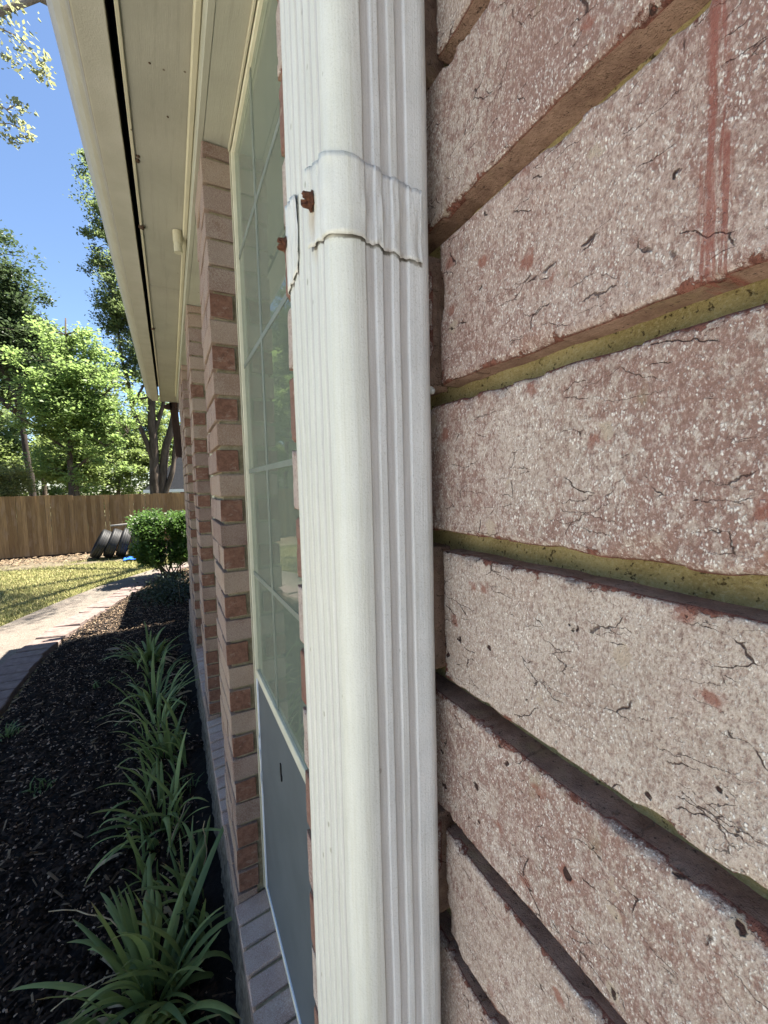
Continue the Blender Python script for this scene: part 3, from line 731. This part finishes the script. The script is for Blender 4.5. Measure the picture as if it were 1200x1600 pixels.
# straps: thin sheet following the profile, tilted, with crinkled edges and a turned-over lip
def strap(i0, i1, zlo, zhi, sx, off=.0010, lift=None, flat_end=True):
    prof = pipe_profile(off); sel = prof[i0:i1]; m = len(sel)
    rows = 14; V = []; F = []; A = []; G = []; RU = []
    for r in range(rows+3):
        for i, (x, y, g_) in enumerate(sel):
            s = i/(m-1); t = min(1, max(0, (r-1)/rows))
            lo = zlo(s); hi = zhi(s); z = lo+(hi-lo)*t
            # the strap bridges the flutes a little
            nx, ny = (0, -1) if y <= Y0+.002 and x > X0+.012 else ((-1, 0) if x < X0+.004 else (-.7, -.7))
            o = .0006*fbm(s*11, t*3, sx, 3)
            ee = min(t, 1-t)
            if ee < .12: o += (.0002+.0006*fbm(s*9, sx, t*2, 3))*(1-ee/.12)
            if s > .97 and flat_end: o += .0006
            z += .0009*fbm(s*14, sx+t*5, 2, 3)*(1 if ee < .1 else .2)
            if r == 0 or r == rows+2: o -= .0005; z += (.0001 if r == 0 else -.0001)
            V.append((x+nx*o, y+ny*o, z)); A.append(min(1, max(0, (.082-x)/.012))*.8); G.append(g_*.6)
            dd = math.hypot(y-SC1[0], (z-SC1[1]+.008)*.6) if x < .075 else 1
            d2 = math.hypot(y-SC2[0], (z-SC2[1]+.008)*.6) if x < .075 else 1
            ru = max(.5*max(0, 1-dd/.0065), .5*max(0, 1-d2/.0065))
            if r in (0, rows+2): ru = .0
            RU.append(ru)
    for r in range(rows+2):
        for i in range(m-1): a = r*m+i; F.append((a, a+1, a+m+1, a+m))
    # close the two ends inwards
    me = mesh('strap', V, F, MB['pipe'], True)
    for nm, vals in (('algae_bounce', A), ('groove', G), ('rust', RU)): attr(me, nm, vals)
    return dp(obj('strap', me))
def lerp(pts):
    xs = [p[0] for p in pts]; ys = [p[1] for p in pts]; return lambda s: float(np.interp(s, xs, ys))
# near strap runs from the back near corner to the middle of the front face
strap(0, 120+24+41, S1L, S1H, 1.3, .0012)
strap(144+79, 144+120+12+12, S2L, S2H, 7.7, .0012)
def screw(y, z, tilt, name='screw'):
    V = []; F = []; rr = [(.0, 0), (.0038, 0), (.0040, .0004), (.0031, .0008), (.0030, .0029), (.0025, .0034), (.0, .0031)]
    seg = 24
    for (r, h) in rr:
        for j in range(seg):
            a = 2*math.pi*j/seg; hexr = r if h < .001 else r*(.93+.07*math.cos(6*a))
            d = -.0017 if (h > .0027 and abs(math.sin(a)*r) < .0009) else 0
            q = 1+.16*fbm(math.cos(a)*2, math.sin(a)*2, h*600+z*99, 3)
            V.append((-(h+d)*1.35-.0006*fbm(a, h*900, y*50, 2), hexr*math.cos(a)*q, hexr*math.sin(a)*q))
    for i in range(len(rr)-1):
        for j in range(seg): F.append((i*seg+j, i*seg+(j+1) % seg, (i+1)*seg+(j+1) % seg, (i+1)*seg+j))
    me = mesh(name, V, F, MB['rust'])
    return dp(obj(name, me, None, (X0-.0012, y, z), (tilt, R(4), R(-6))))
screw(.1880, H+.1295, R(55)); screw(.2345, H+.1340, R(10))
bm = bmesh.new()
for (x, y, z, s) in ((.1165, .171, H+.0455, .0020),):
    ret = bmesh.ops.create_icosphere(bm, subdivisions=2, radius=s)
    for v in ret['verts']: v.co = v.co*(1+.35*fbm(*(v.co*500), 3))+Vector((x, y, z))
me = bpy.data.meshes.new('sealant_blob'); bm.to_mesh(me); bm.free(); me.materials.append(MB['sealant']); dp(obj('sealant_blob', me))

# dark brown post hanging under the far end of the eave
hang = empty('hanging_post', (.09, 5.95, 2.10), label='dark brown narrow wooden post hanging at the far end of the eave', cat='post')
def hg(o): o.parent = hang; o.location = Vector(o.location)-hang.location; return o
hg(obj('post_body', mesh('post_body', [(.045, 5.90, 2.80), (.135, 5.90, 2.80), (.135, 5.99, 2.80), (.045, 5.99, 2.80), (.085, 5.90, 2.12), (.165, 5.90, 2.10), (.165, 5.97, 2.10), (.085, 5.97, 2.12)],
   [(0, 3, 2, 1), (4, 5, 6, 7), (0, 1, 5, 4), (1, 2, 6, 5), (2, 3, 7, 6), (3, 0, 4, 7)], MB['brownwood'])))
hg(obj('brace', mesh('brace', [(-.02, 5.90, 2.755), (.07, 5.90, 2.80), (.07, 5.90, 2.70), (-.02, 5.90, 2.72), (-.02, 5.95, 2.755), (.07, 5.95, 2.80), (.07, 5.95, 2.70), (-.02, 5.95, 2.72)],
   [(0, 1, 2, 3), (7, 6, 5, 4), (0, 4, 5, 1), (1, 5, 6, 2), (2, 6, 7, 3), (3, 7, 4, 0)], MB['brownwood'])))
hg(box('hook', (.108, .128, 5.785, 5.835, 2.72, 2.775), MB['brownwood'], None)); 

# ------------------------------------------------------------------ plants in the bed
def blade_mesh(L, w, bend, twist, fold):
    V = []; F = []; T = []; UV = []
    ns = 11
    p = Vector((0, 0, 0)); ang = 0
    for i in range(ns+1):
        t = i/ns; ang = bend*(t**1.6); d = Vector((math.sin(ang), 0, math.cos(ang)))
        if i: p = p+d*(L/ns)
        ww = w*(.75+.5*t-1.25*max(0, t-.45)**1.35*1.75); ww = max(.0006, ww if i < ns else .0006)
        tw = twist*t; s = Vector((math.sin(tw)*.6, math.cos(tw), 0)); nrm = s.cross(d)
        V += [tuple(p-s*ww+nrm*fold*ww), tuple(p-nrm*fold*ww*.2), tuple(p+s*ww+nrm*fold*ww)]; T += [t]*3
    for i in range(ns):
        a = 3*i; F += [(a, a+1, a+4, a+3), (a+1, a+2, a+5, a+4)]
    me = mesh('leaf', V, F, MB['iris'], True); attr(me, 'tip', T)
    uv = me.uv_layers.new(name='UVMap')
    for lp in me.loops: uv.data[lp.index].uv = ((lp.vertex_index % 3)/2, (lp.vertex_index//3)/ns)
    return me
blades = [blade_mesh(random.uniform(.26, .46), random.uniform(.0085, .0150), random.uniform(.2, 1.9), random.uniform(-.5, .5), random.uniform(.15, .5)) for _ in range(26)]
blades += [blade_mesh(random.uniform(.28, .42), random.uniform(.012, .018), random.uniform(1.7, 2.5), random.uniform(-.9, .9), .35) for _ in range(10)]
deads = []
for b_ in blades[-10:]:
    d_ = b_.copy(); d_.materials.clear(); d_.materials.append(MB['straw']); deads.append(d_)
iris_spots = [(-.14, 1.45, 112, 1.0, 'large strap-leaved plant nearest the camera at the lower edge of the bed'),
              (-.03, 1.72, 36, .85, 'upright strap-leaved clump against the foundation just behind the nearest large plant'),
              (-.125, 2.22, 52, .86, 'medium strap-leaved clump third from the camera along the wall'),
              (-.11, 2.80, 48, .9, 'strap-leaved clump in the middle of the row along the wall'),
              (-.20, 3.55, 48, 1.0, 'strap-leaved clump with arching leaves fifth along the wall from the camera'),
              (-.17, 1.93, 14, .7, 'small strap-leaved tuft left of the gap behind the second clump'),
              (-.17, 2.52, 14, .7, 'small strap-leaved tuft between the third clump and the middle clump'),
              (-.17, 3.18, 20, .85, 'strap-leaved tuft just beyond the middle clump of the row'),
              (-.22, 4.05, 22, .9, 'strap-leaved tuft second farthest along the wall'),
              (-.27, 4.55, 56, 1.0, 'farthest strap-leaved clump before the dark low shrub')]
for (x, y, nl, sc, lab) in iris_spots:
    root = empty('iris_plant', (x, y, .02), label=lab, cat='plant', group='strap leaved plants along the foundation')
    for i in range(nl):
        a = random.uniform(0, 2*math.pi); rr = random.uniform(.0, .13)
        lean = random.gauss(.26, .27)
        s = sc*random.uniform(.65, 1.12)
        bx = min(.03-x, math.cos(a)*rr*1.0)
        if x+bx+math.cos(a)*.15 > .06 and math.cos(a) > .2: a += math.pi*random.uniform(.6, 1.4); lean *= .6
        dead = random.random() < .13
        if dead: lean = random.uniform(.7, 1.3)
        o = obj('dry_leaf' if dead else 'leaf', random.choice(deads if dead else blades), root, (bx, math.sin(a)*rr*1.3, -.01), (0, lean, a)); o.scale = (s, s, s)
        o.rotation_euler = (random.gauss(0, .12), lean, a)
# dry straw stems
def curve_pts(p0, p1, sag, n=9, wob=.02):
    p0, p1 = Vector(p0), Vector(p1); out = []
    for i in range(n):
        t = i/(n-1); q = p0.lerp(p1, t); q.z += sag*math.sin(math.pi*t)+wob*fbm(t*3, p0.x*9, p0.y*9, 2)*.5
        q.x += wob*fbm(t*3, p0.y*7, 4, 2); q.y += wob*fbm(t*3, 8, p0.x*7, 2); out.append(q)
    return out
stems = [((-.16, 1.62, .06), (-.46, 1.78, .20), .05, 'long pale dry stem arching left out of the nearest plant'),
         ((-.13, 1.55, .04), (-.42, 1.52, .10), .04, 'short pale dry stem lying left of the nearest plant'),
         ((.045, 1.86, .02), (.052, 1.76, .34), .0, 'thin pale dry stem standing upright against the foundation'),
         ((-.10, 2.00, .05), (.02, 2.18, .17), .06, 'dry brown stem bent over between the two nearest clumps'),
         ((-.16, 2.42, .05), (-.30, 2.75, .07), .05, 'dry straw stem lying across the mulch behind the third clump'),
         ((-.25, 3.3, .05), (-.50, 3.55, .06), .06, 'dry straw stem lying left of the fifth clump'),
         ((-.24, 3.25, .05), (-.56, 3.40, .04), .05, 'lower dry straw stem lying left of the fifth clump'),
         ((.03, 6.6, .03), (.035, 6.55, .42), .0, 'thin grey stake standing by the wall before the low shrub')]
for a, b, s, lab in stems:
    pts = curve_pts(a, b, s); o = tube('dry_stem', [p-Vector(a) for p in pts], [.0028-.0012*i/8 for i in range(9)], MB['straw'], None, 6)
    o.location = a; o['label'] = lab; o['category'] = 'stem'; o['group'] = 'dry stems in the bed'
# small weeds
wb = []
for q in range(6):
    L, w = random.uniform(.05, .10), random.uniform(.004, .009)
    wb.append(mesh('leaf', [(0, -w*.4, 0), (0, w*.4, 0), (L*.5, w, L*.35), (L*.5, -w, L*.35), (L, 0, L*.25)], [(0, 1, 2, 3), (3, 2, 4)], MB['weed']))
for (x, y, nl, sc, lab) in ((-1.08, 3.62, 26, 1.3, 'low green weed in the mulch close to the path edging'), (-.73, 2.83, 16, 1.0, 'small green weed alone in the middle of the mulch'),
                            (-.62, 4.1, 12, 1.2, 'sparse green weed sprawling left of the far clumps'), (.0, 2.45, 14, 1.0, 'small dark weed against the foundation')):
    root = empty('weed', (x, y, .03), label=lab, cat='weed', group='weeds in the mulch')
    for i in range(nl):
        a = random.uniform(0, 6.28); o = obj('leaf', random.choice(wb), root, (random.gauss(0, .03), random.gauss(0, .03), 0), (0, random.uniform(-.9, .1), a)); s = sc*random.uniform(.6, 1.2); o.scale = (s, s, s)
# flat stone in the mulch
bm = bmesh.new(); bmesh.ops.create_icosphere(bm, subdivisions=2, radius=.06)
for v in bm.verts: v.co = Vector((v.co.x*1.3, v.co.y*.8, v.co.z*.35))*(1+.2*fbm(*(v.co*20), 3))
me = bpy.data.meshes.new('stone'); bm.to_mesh(me); bm.free(); me.materials.append(MB['concrete'])
obj('stone', me, None, (-.62, 5.0, .05), label='small flat pale stone lying in the dark mulch', cat='stone')

# ------------------------------------------------------------------ trees and shrubs
def leaves(C, size, m, name='crown', flat=.5, aspect=.55):
    N = len(C); s = size*rng.uniform(.6, 1.25, N)[:, None]
    d = rng.normal(0, 1, (N, 3)); d /= np.linalg.norm(d, axis=1)[:, None]
    nn = rng.normal(0, 1, (N, 3)); nn[:, 2] = np.abs(nn[:, 2])+flat*2; u = np.cross(d, nn); u /= np.linalg.norm(u, axis=1)[:, None]
    v = np.cross(nn, u); v /= np.linalg.norm(v, axis=1)[:, None]; w = np.cross(u, v)
    Vs = np.stack([C-u*s*.5, C+v*s*aspect*.5-w*s*.06, C+u*s*.5, C-v*s*aspect*.5-w*s*.06], 1).reshape(-1, 3)
    return fastmesh(name, Vs, np.arange(4*N).reshape(-1, 4), m)
def clump_leaves(clumps, per, spread=.5):
    out = []
    for (c, r) in clumps:
        k = max(5, int(per*rng.uniform(.6, 1.3))); q = rng.normal(0, spread, (k, 3))*np.array([r, r, r*.55]); out.append(np.array(c)+q)
    return np.concatenate(out)
def ell_clumps(c, rad, K, r, shell=.45, zmin=-9, gap=0.0):
    out = []
    while len(out) < K:
        d = rng.normal(0, 1, 3); d /= np.linalg.norm(d); t = (shell+(1-shell)*rng.random())*rng.uniform(.75, 1.08)
        p = np.array(c)+d*np.array(rad)*t
        if p[2] < zmin: continue
        if gap and fbm(p[0]*.9, p[1]*.9, p[2]*.9, 2) < gap: continue
        out.append((p, r*rng.uniform(.6, 1.35)))
    return out
def tree(name, base, limbs, clumps, per, lsize, lm, bark, label, cat, group=None, twig=.012, spread=.5, kind=None, flat=.5):
    """limbs: list of (points, r0, r1) in world space; each clump gets a twig from the nearest limb point"""
    root = empty(name, base, label=label, cat=cat, group=group)
    b = Vector(base); V = []; F = []; pool = []
    for (pts, r0, r1) in limbs:
        P = [Vector(p) for p in pts]; q = []
        for i in range(len(P)-1):
            for j in range(5):
                t = j/5; a = P[i].lerp(P[i+1], t); j1 = r0*.6
                q.append(a+Vector((fbm(a.z*.8, a.x, 1, 2), fbm(a.z*.8, a.y, 5, 2), 0))*j1)
        q.append(P[-1]); m = len(q)
        tube_vf([p-b for p in q], [r0+(r1-r0)*i/(m-1) for i in range(m)], 8, V, F); pool += q[m//4:]
    if pool and twig:
        PA = np.array([tuple(p) for p in pool])
        for (c, r) in clumps:
            dd = np.linalg.norm((PA-c)*np.array([1, 1, 1.6]), axis=1)+np.maximum(0, PA[:, 2]-c[2])*1.0; a = Vector(PA[dd.argmin()]); e = Vector(c)
            mid = a.lerp(e, .5)+Vector((random.gauss(0, .08), random.gauss(0, .08), .12))*(e-a).length
            tube_vf([a-b, mid-b, e-b], [twig*2, twig*1.3, twig*.5], 4, V, F)
    if V: obj('trunk', mesh('trunk', V, F, bark, True), root)
    C = clump_leaves(clumps, per, spread)-np.array(base)
    obj('crown', leaves(C, lsize, lm, 'crown', flat), root)
    return root
# young bright tree behind the fence
cl = ell_clumps((-2.4, 15.6, 4.4), (1.75, 1.5, 2.7), 300, .34, .15, 1.2)
cl = [(p, r) for p, r in cl if abs(p[0]+2.4) < .5+1.9*(7.3-p[2])/2.6]
tree('young_tree', (-2.75, 15.6, 0), [([(-2.75, 15.6, 0), (-2.68, 15.6, 2.2), (-2.58, 15.6, 4.4), (-2.52, 15.6, 6.9)], .11, .02),
     ([(-2.68, 15.6, 2.3), (-1.9, 15.5, 3.0), (-1.1, 15.3, 3.5)], .04, .012), ([(-2.65, 15.6, 2.9), (-3.4, 15.5, 3.6), (-4.0, 15.4, 4.1)], .04, .012),
     ([(-2.6, 15.6, 3.9), (-1.8, 15.6, 4.6), (-1.3, 15.6, 5.1)], .035, .01)], cl, 105, .12, MB['leafA'], MB['bark'],
     'bright green young tree with a thin dark trunk behind the fence', 'tree', twig=.008)
# dark oak at the upper left
cl = ell_clumps((-8.0, 24, 10.3), (3.7, 3, 3.4), 330, .62, .3, 6.0) + ell_clumps((-5.8, 24, 8.8), (1.6, 1.5, 2.2), 90, .5, .2)
tree('dark_oak', (-5.5, 24, 0), [([(-5.5, 24, 0), (-5.6, 24, 3), (-5.9, 24, 6), (-6.8, 24, 9), (-7.6, 24, 12)], .15, .05), ([(-5.7, 24, 5), (-7.5, 24, 7), (-9.5, 24, 9)], .12, .04), ([(-5.8, 24, 6), (-5.4, 24, 7.6), (-5.0, 24, 8.8)], .09, .03)],
     cl, 170, .17, MB['leafB'], MB['barkdark'], 'dense dark green oak rising at the upper left beyond the fence', 'tree', twig=.018)
# big multi-stemmed oak close to the end of the house
cl = ell_clumps((-.6, 18, 8.6), (1.6, 2.2, 3.0), 170, .30, .15, 5.5, -.05) + ell_clumps((-1.5, 18, 11.2), (.85, 1.2, 2.3), 60, .26, .15) + ell_clumps((-1.2, 17.5, 6.2), (1.2, 1.2, 1.1), 40, .4, .2, 0, -.1) + ell_clumps((-1.3, 18, 7.9), (.95, 1.2, 1.5), 60, .34, .1) + ell_clumps((1.6, 18, 9), (2, 2, 3), 60, .6, .3, 5) + ell_clumps((-2.1, 18, 13.0), (.35, .6, .8), 6, .3)+ell_clumps((-1.6, 18, 9.4), (.6, .8, .9), 14, .36)
tree('multi_stem_oak', (-.45, 18, 0), [([(-.50, 18, 0), (-.50, 18, 1.6), (-.48, 18, 3.2), (-.40, 18, 5.4), (-.5, 18, 8), (-1.2, 18, 11), (-2.0, 18, 13.2)], .21, .035),
     ([(-.36, 18.1, 0), (-.28, 18.1, 1.8), (-.05, 18.1, 3.4), (.40, 18.1, 4.9), (1.0, 18.1, 7.5), (1.6, 18.1, 10)], .19, .05),
     ([(-.46, 18, 2.5), (-.80, 18, 3.8), (-1.12, 18, 4.9), (-1.3, 18, 6.5), (-1.5, 18, 8.8)], .10, .03),
     ([(-.20, 18, 1.4), (.10, 18, 2.4), (.30, 18, 3.6), (.55, 18, 4.4)], .11, .05), ([(-.45, 18, 3.8), (-.1, 18, 4.8), (.1, 18, 6), (.2, 18, 8)], .09, .03),
     ([(-1.1, 18, 4.8), (-.7, 18, 5.6), (-.2, 18, 5.9)], .06, .02), ([(-1.1, 18, 5.0), (-.5, 18, 5.2), (.05, 18, 5.3)], .05, .02)],
     cl, 95, .105, MB['leafC'], MB['bark'], 'tall multi stemmed oak with dark forked trunks beside the end of the eave', 'tree', twig=.010)
# greenery further off
for (x, y, z, rx, rz, K, lab, mm) in ((-8.4, 29, 3.4, 1.6, 2.6, 90, 'leafy green tree low at the far left just above the fence line', 'leafD'), (-10.2, 32, 5.2, 2.6, 3.8, 110, 'olive tree at the far left behind the dark oak trunk', 'leafC'), (-6.4, 36, 4.8, 2.6, 3.6, 120, 'mid green tree behind the young tree, left of its trunk', 'leafD'),
     (-3.2, 33, 4.6, 2.3, 3.4, 120, 'light green tree behind the young tree, right of its trunk', 'leafD'), (-1.0, 38, 5.2, 2.2, 4.2, 110, 'sunlit tree far behind the forked oak trunks', 'leafD'), (-6.5, 30, 8.5, 3.4, 2.6, 100, 'tall thin tree crown filling between the dark oak and the young tree', 'leafC'), (-4.5, 27, 3.4, 2.0, 2.0, 80, 'low rounded bush tree just above the fence behind the young tree', 'leafD')):
    cl = ell_clumps((x, y, z), (rx, 1.6, rz), K, .55, .2, .8)
    tree('background_tree', (x, y, 0), [([(x, y, 0), (x+.1, y, z*.5), (x, y, z*1.1)], .14, .04)], cl, 200, .21, MB[mm], MB['bark'], lab, 'tree', 'trees beyond the fence', .014)
cl = ell_clumps((-4.25, 16, 1.85), (.8, .6, .95), 90, .22, .3, .8)
tree('pale_shrub', (-4.4, 16, 0), [([(-4.4, 16, 0), (-4.4, 16, 1.6)], .04, .02)], cl, 120, .06, MB['leafE'], MB['bark'], 'pale yellowish green shrub showing over the fence at the far left', 'shrub', twig=.006)
wl = []
for i in range(900):
    x = -40+70*rng.random(); wl.append((np.array([x, 46+10*rng.random(), .3+rng.random()**1.2*(13+5*fbm(x*.15, 1, 1, 2))]), 1.2))
obj('treeline', leaves(clump_leaves(wl, 130), .42, MB['leafD'], 'treeline'), None, kind='stuff', label='far line of leafy trees closing the view behind the fence')
# tree behind the house whose bough reaches over the eave at the top left; it dapples the lawn
cl = [((-1.36, 6.0, 6.72), .20), ((-1.22, 6.0, 6.62), .20), ((-1.06, 6.0, 6.50), .16), ((-1.28, 6.0, 6.35), .16), ((-1.02, 6.0, 6.33), .10), ((-.98, 6.0, 6.45), .10), ((-1.42, 6.0, 6.95), .25), ((-1.2, 6, 6.9), .16),
      ((-1.5, 6.0, 5.85), .20), ((-1.33, 6.0, 5.80), .18), ((-1.22, 6.0, 5.72), .13), ((-1.17, 6.0, 5.62), .08), ((-1.45, 6.0, 5.65), .14), ((-1.6, 6, 6.1), .2), ((-1.23, 6.0, 5.9), .10), ((-1.32, 6.0, 5.52), .08)]
cl = [(np.array(p), r) for p, r in cl]
cl += ell_clumps((1.4, 9.0, 8.0), (2.3, 3.2, 1.3), 230, .34, .1, 6.7, .03)
tree('overhanging_oak', (3.2, 11.5, 0), [([(3.2, 11.5, 0), (3.0, 11.3, 3), (2.3, 10.6, 6), (1.2, 9.8, 8)], .22, .06), ([(2.3, 10.6, 6), (1.4, 8.4, 7.4), (.2, 6.8, 7.7), (-1.0, 6.1, 7.2), (-1.5, 6.0, 6.6), (-1.6, 6.0, 6.0)], .08, .010), ([(2.3, 10.6, 6), (1.6, 12, 8), (1, 12.4, 9)], .09, .03),
     ([(-1.5, 6.0, 6.65), (-1.2, 6.0, 6.62), (-1.0, 6.0, 6.42)], .008, .003), ([(-1.6, 6.0, 6.0), (-1.35, 6.0, 5.82), (-1.17, 6.0, 5.62)], .008, .003)],
     cl, 48, .055, MB['leafF'], MB['barkpale'], 'pale leafy bough hanging into the top left corner of the sky', 'tree', twig=.004)
# clipped shrub at the end of the wall
root = empty('clipped_shrub', (-.1, 8.75, 0), label='rounded green clipped shrub at the far end of the house wall', cat='shrub')
N = 30000; q = rng.random((N, 3))*2-1
q = np.sign(q)*np.abs(q)**.62; nrm = np.linalg.norm(q, axis=1); q[nrm > 1.25] *= .75
bumps = np.array([1+.22*fbm(a*2.2, b*2.2, c_*2.2, 3) for a, b, c_ in q]); q = q*bumps[:, None]*(rng.random(N)**.22)[:, None]
C = np.c_[q[:, 0]*.60-.02, q[:, 1]*.55, q[:, 2]*.53+.78]
obj('foliage', leaves(C, .06, MB['leafH'], 'foliage', .3), root)
V = []; F = []
for i in range(16):
    a = random.uniform(0, 6.28); tube_vf([(random.gauss(0, .08), random.gauss(0, .08), 0), (math.cos(a)*.22, math.sin(a)*.2, .3), (math.cos(a)*.42, math.sin(a)*.38, .75)], [.014, .010, .005], 5, V, F)
obj('stem', mesh('stem', V, F, MB['bark'], True), root)
root = empty('low_shrub', (-.08, 7.25, 0), label='low dark leafy ground shrub in the shade below the clipped shrub', cat='shrub')
N = 6000; q = rng.normal(0, 1, (N, 3)); C = np.c_[q[:, 0]*.17, q[:, 1]*.36, np.abs(q[:, 2])*.12+.03]
obj('foliage', leaves(C, .04, MB['leafG'], 'foliage', .3), root)

# ------------------------------------------------------------------ fence
fence = empty('wooden_fence', (-3, 13.5, 0), label='brown cedar board fence across the back of the lawn', cat='fence')
pk = []
for q in range(7):
    h_ = 1.6; V = []; rows = 9
    for i in range(rows):
        z = h_*i/(rows-1); wv = .003*fbm(z*2, q*5, 1, 3)
        for (x, y) in ((-.0487, -.009), (.0487, -.009), (.0487, .009), (-.0487, .009)): V.append((x+wv+random.uniform(-.0012, .0012), y+.004*fbm(z, q*9, 3, 2), z))
    F = [(i*4+j, i*4+(j+1) % 4, i*4+4+(j+1) % 4, i*4+4+j) for i in range(rows-1) for j in range(4)]+[(3, 2, 1, 0), tuple((rows-1)*4+j for j in range(4))]
    pk.append(mesh('picket', V, F, MB['cedar']))
x = -10.5; i = 0
while x < 3.8:
    o = obj('picket', pk[i % 7] if random.random() < .6 else random.choice(pk), fence, (x+3, random.uniform(-.004, .004), random.uniform(-.006, .006)+.065), (R(random.uniform(-.5, .5)), R(random.uniform(-.35, .35)), R(random.uniform(-1.2, 1.2))))
    o.scale = (1, 1, (1.552 if x < -2.29 else 1.522)/1.6+random.uniform(-.004, .004)); x += .0975+random.uniform(-.0008, .0016); i += 1
for z in (.25, .85, 1.4): box('rail', (-12.5, 4.5, 13.515, 13.555, z, z+.09), MB['cedar'], fence).location = Vector((-4+3, .035, z))
box('gap_shade', (-10.5, 3.8, 13.52, 13.545, -.02, .12), MB['brownwood'], fence).location = Vector((-3.35+3, .0325, -.02))  # dark strip added to stand for shade in the gap under the pickets
x = -12.3
while x < 4.5:
    o = box('post', (x-.045, x+.045, 13.56, 13.65, 0, 1.55), MB['cedar'], fence); o.location = (x+3, .105, 0); x += 2.4
# ------------------------------------------------------------------ tyres, pole, tub lid, tarp by the fence
def tyre_mesh():
    V = []; F = []; prof = [(-.085, .235), (-.10, .27), (-.108, .31), (-.10, .345), (-.088, .362), (-.06, .370), (-.058, .368), (-.045, .368), (-.043, .371), (-.014, .372), (-.012, .369), (.012, .369), (.014, .372), (.043, .371), (.045, .368), (.058, .368), (.06, .370), (.088, .362), (.10, .345), (.108, .31), (.10, .27), (.085, .235), (.07, .25), (.085, .31), (.06, .35), (0, .355), (-.06, .35), (-.085, .31), (-.07, .25)]
    seg = 56; n = len(prof)
    for j in range(seg):
        a = 2*math.pi*j/seg
        for kx, (x, r) in enumerate(prof):
            rr = r-(.003 if (j % 2 and abs(x) > .06 and r > .35 and kx < 20) else 0); V.append((x, rr*math.cos(a), rr*math.sin(a)))
    for j in range(seg):
        for i in range(n): a = j*n+i; b = j*n+(i+1) % n; c_ = ((j+1) % seg)*n+(i+1) % n; d = ((j+1) % seg)*n+i; F.append((a, b, c_, d))
    return mesh('tyre', V, F, MB['rubber'], True)
tm = tyre_mesh()
for i, lab in enumerate(('leftmost black tyre of the leaning row by the fence', 'second black tyre from the left in the leaning row', 'third black tyre from the left in the leaning row', 'rightmost black tyre of the leaning row, half behind the shrub')):
    tl = R(27-4*i); obj('tyre', tm, None, (-1.62+.255*i, 12.35-.03*i, .372*math.cos(tl)+.108*math.sin(tl)-.01), (0, tl, R(9-3*i)), label=lab, cat='tyre', group='tyres leaning by the fence')
tube('pole', [(-1.42, 12.55, .80), (-.9, 12.52, .83), (-.35, 12.5, .86)], [.022, .022, .022], MB['greymetal'], None, 10, label='grey weathered pole lying across the tops of the tyres', cat='pole')
o = bpy.data.objects['pole']
me = boxes_mesh('lid', [(-.15, .15, -.11, .11, 0, .05), (-.165, .165, -.125, .125, .05, .065)], MB['white'], .008); obj('tub', me, None, (-.78, 12.30, .72), (0, R(-3), R(4)), label='white plastic tub lid lying on top of the rightmost tyres', cat='lid').name = 'tub_lid'
V = []; F = []; n = 16
for j in range(n):
    for i in range(n): x = i/(n-1)-.5; y = j/(n-1)-.5; V.append((x*.75+.02*fbm(x*5, y*5, 2, 2), y*.5, .03+.05*abs(fbm(x*5, y*5, 7, 3))))
for j in range(n-1):
    for i in range(n-1): a = j*n+i; F.append((a, a+1, a+n+1, a+n))
obj('tarp', mesh('tarp', V, F, MB['blue'], True), None, (-.72, 11.75, 0), label='crumpled blue tarp on the grass in front of the tyres', cat='tarp')
# ------------------------------------------------------------------ neighbour's house
nh = empty('neighbour_house', (3, 24, 0), label='dark grey hipped roof house with brick chimney beyond the fence', cat='house')
def np_(o): o.parent = nh; o.location = Vector(o.location)-nh.location; return o
np_(obj('wall', boxes_mesh('wall', [(-.7, 9, 22.5, 29, 0, 1.62)], MB['redbrick'])))
np_(obj('roof', mesh('roof', [(-1.1, 22, 1.68), (9.5, 22, 1.68), (9.5, 30, 1.68), (-1.1, 30, 1.68), (2.6, 26, 5.6), (7, 26, 5.6), (-1.1, 22, 1.60), (9.5, 22, 1.60), (9.5, 30, 1.60), (-1.1, 30, 1.60)],
   [(0, 1, 5, 4), (1, 2, 5), (2, 3, 4, 5), (3, 0, 4), (6, 9, 8, 7)], MB['shingle'])))
np_(obj('eave_board', boxes_mesh('eave_board', [(-1.12, 9.5, 21.97, 22.0, 1.56, 1.70), (-1.13, -1.1, 22.0, 30, 1.56, 1.70)], MB['white'])))
np_(obj('chimney', boxes_mesh('chimney', [(.30, .95, 25.2, 25.8, 1.7, 4.62), (.26, .99, 25.16, 25.84, 4.62, 4.72)], MB['redbrick'])))
np_(obj('window', boxes_mesh('window', [(.05, .42, 22.46, 22.5, .7, 1.55)], MB['white'])))
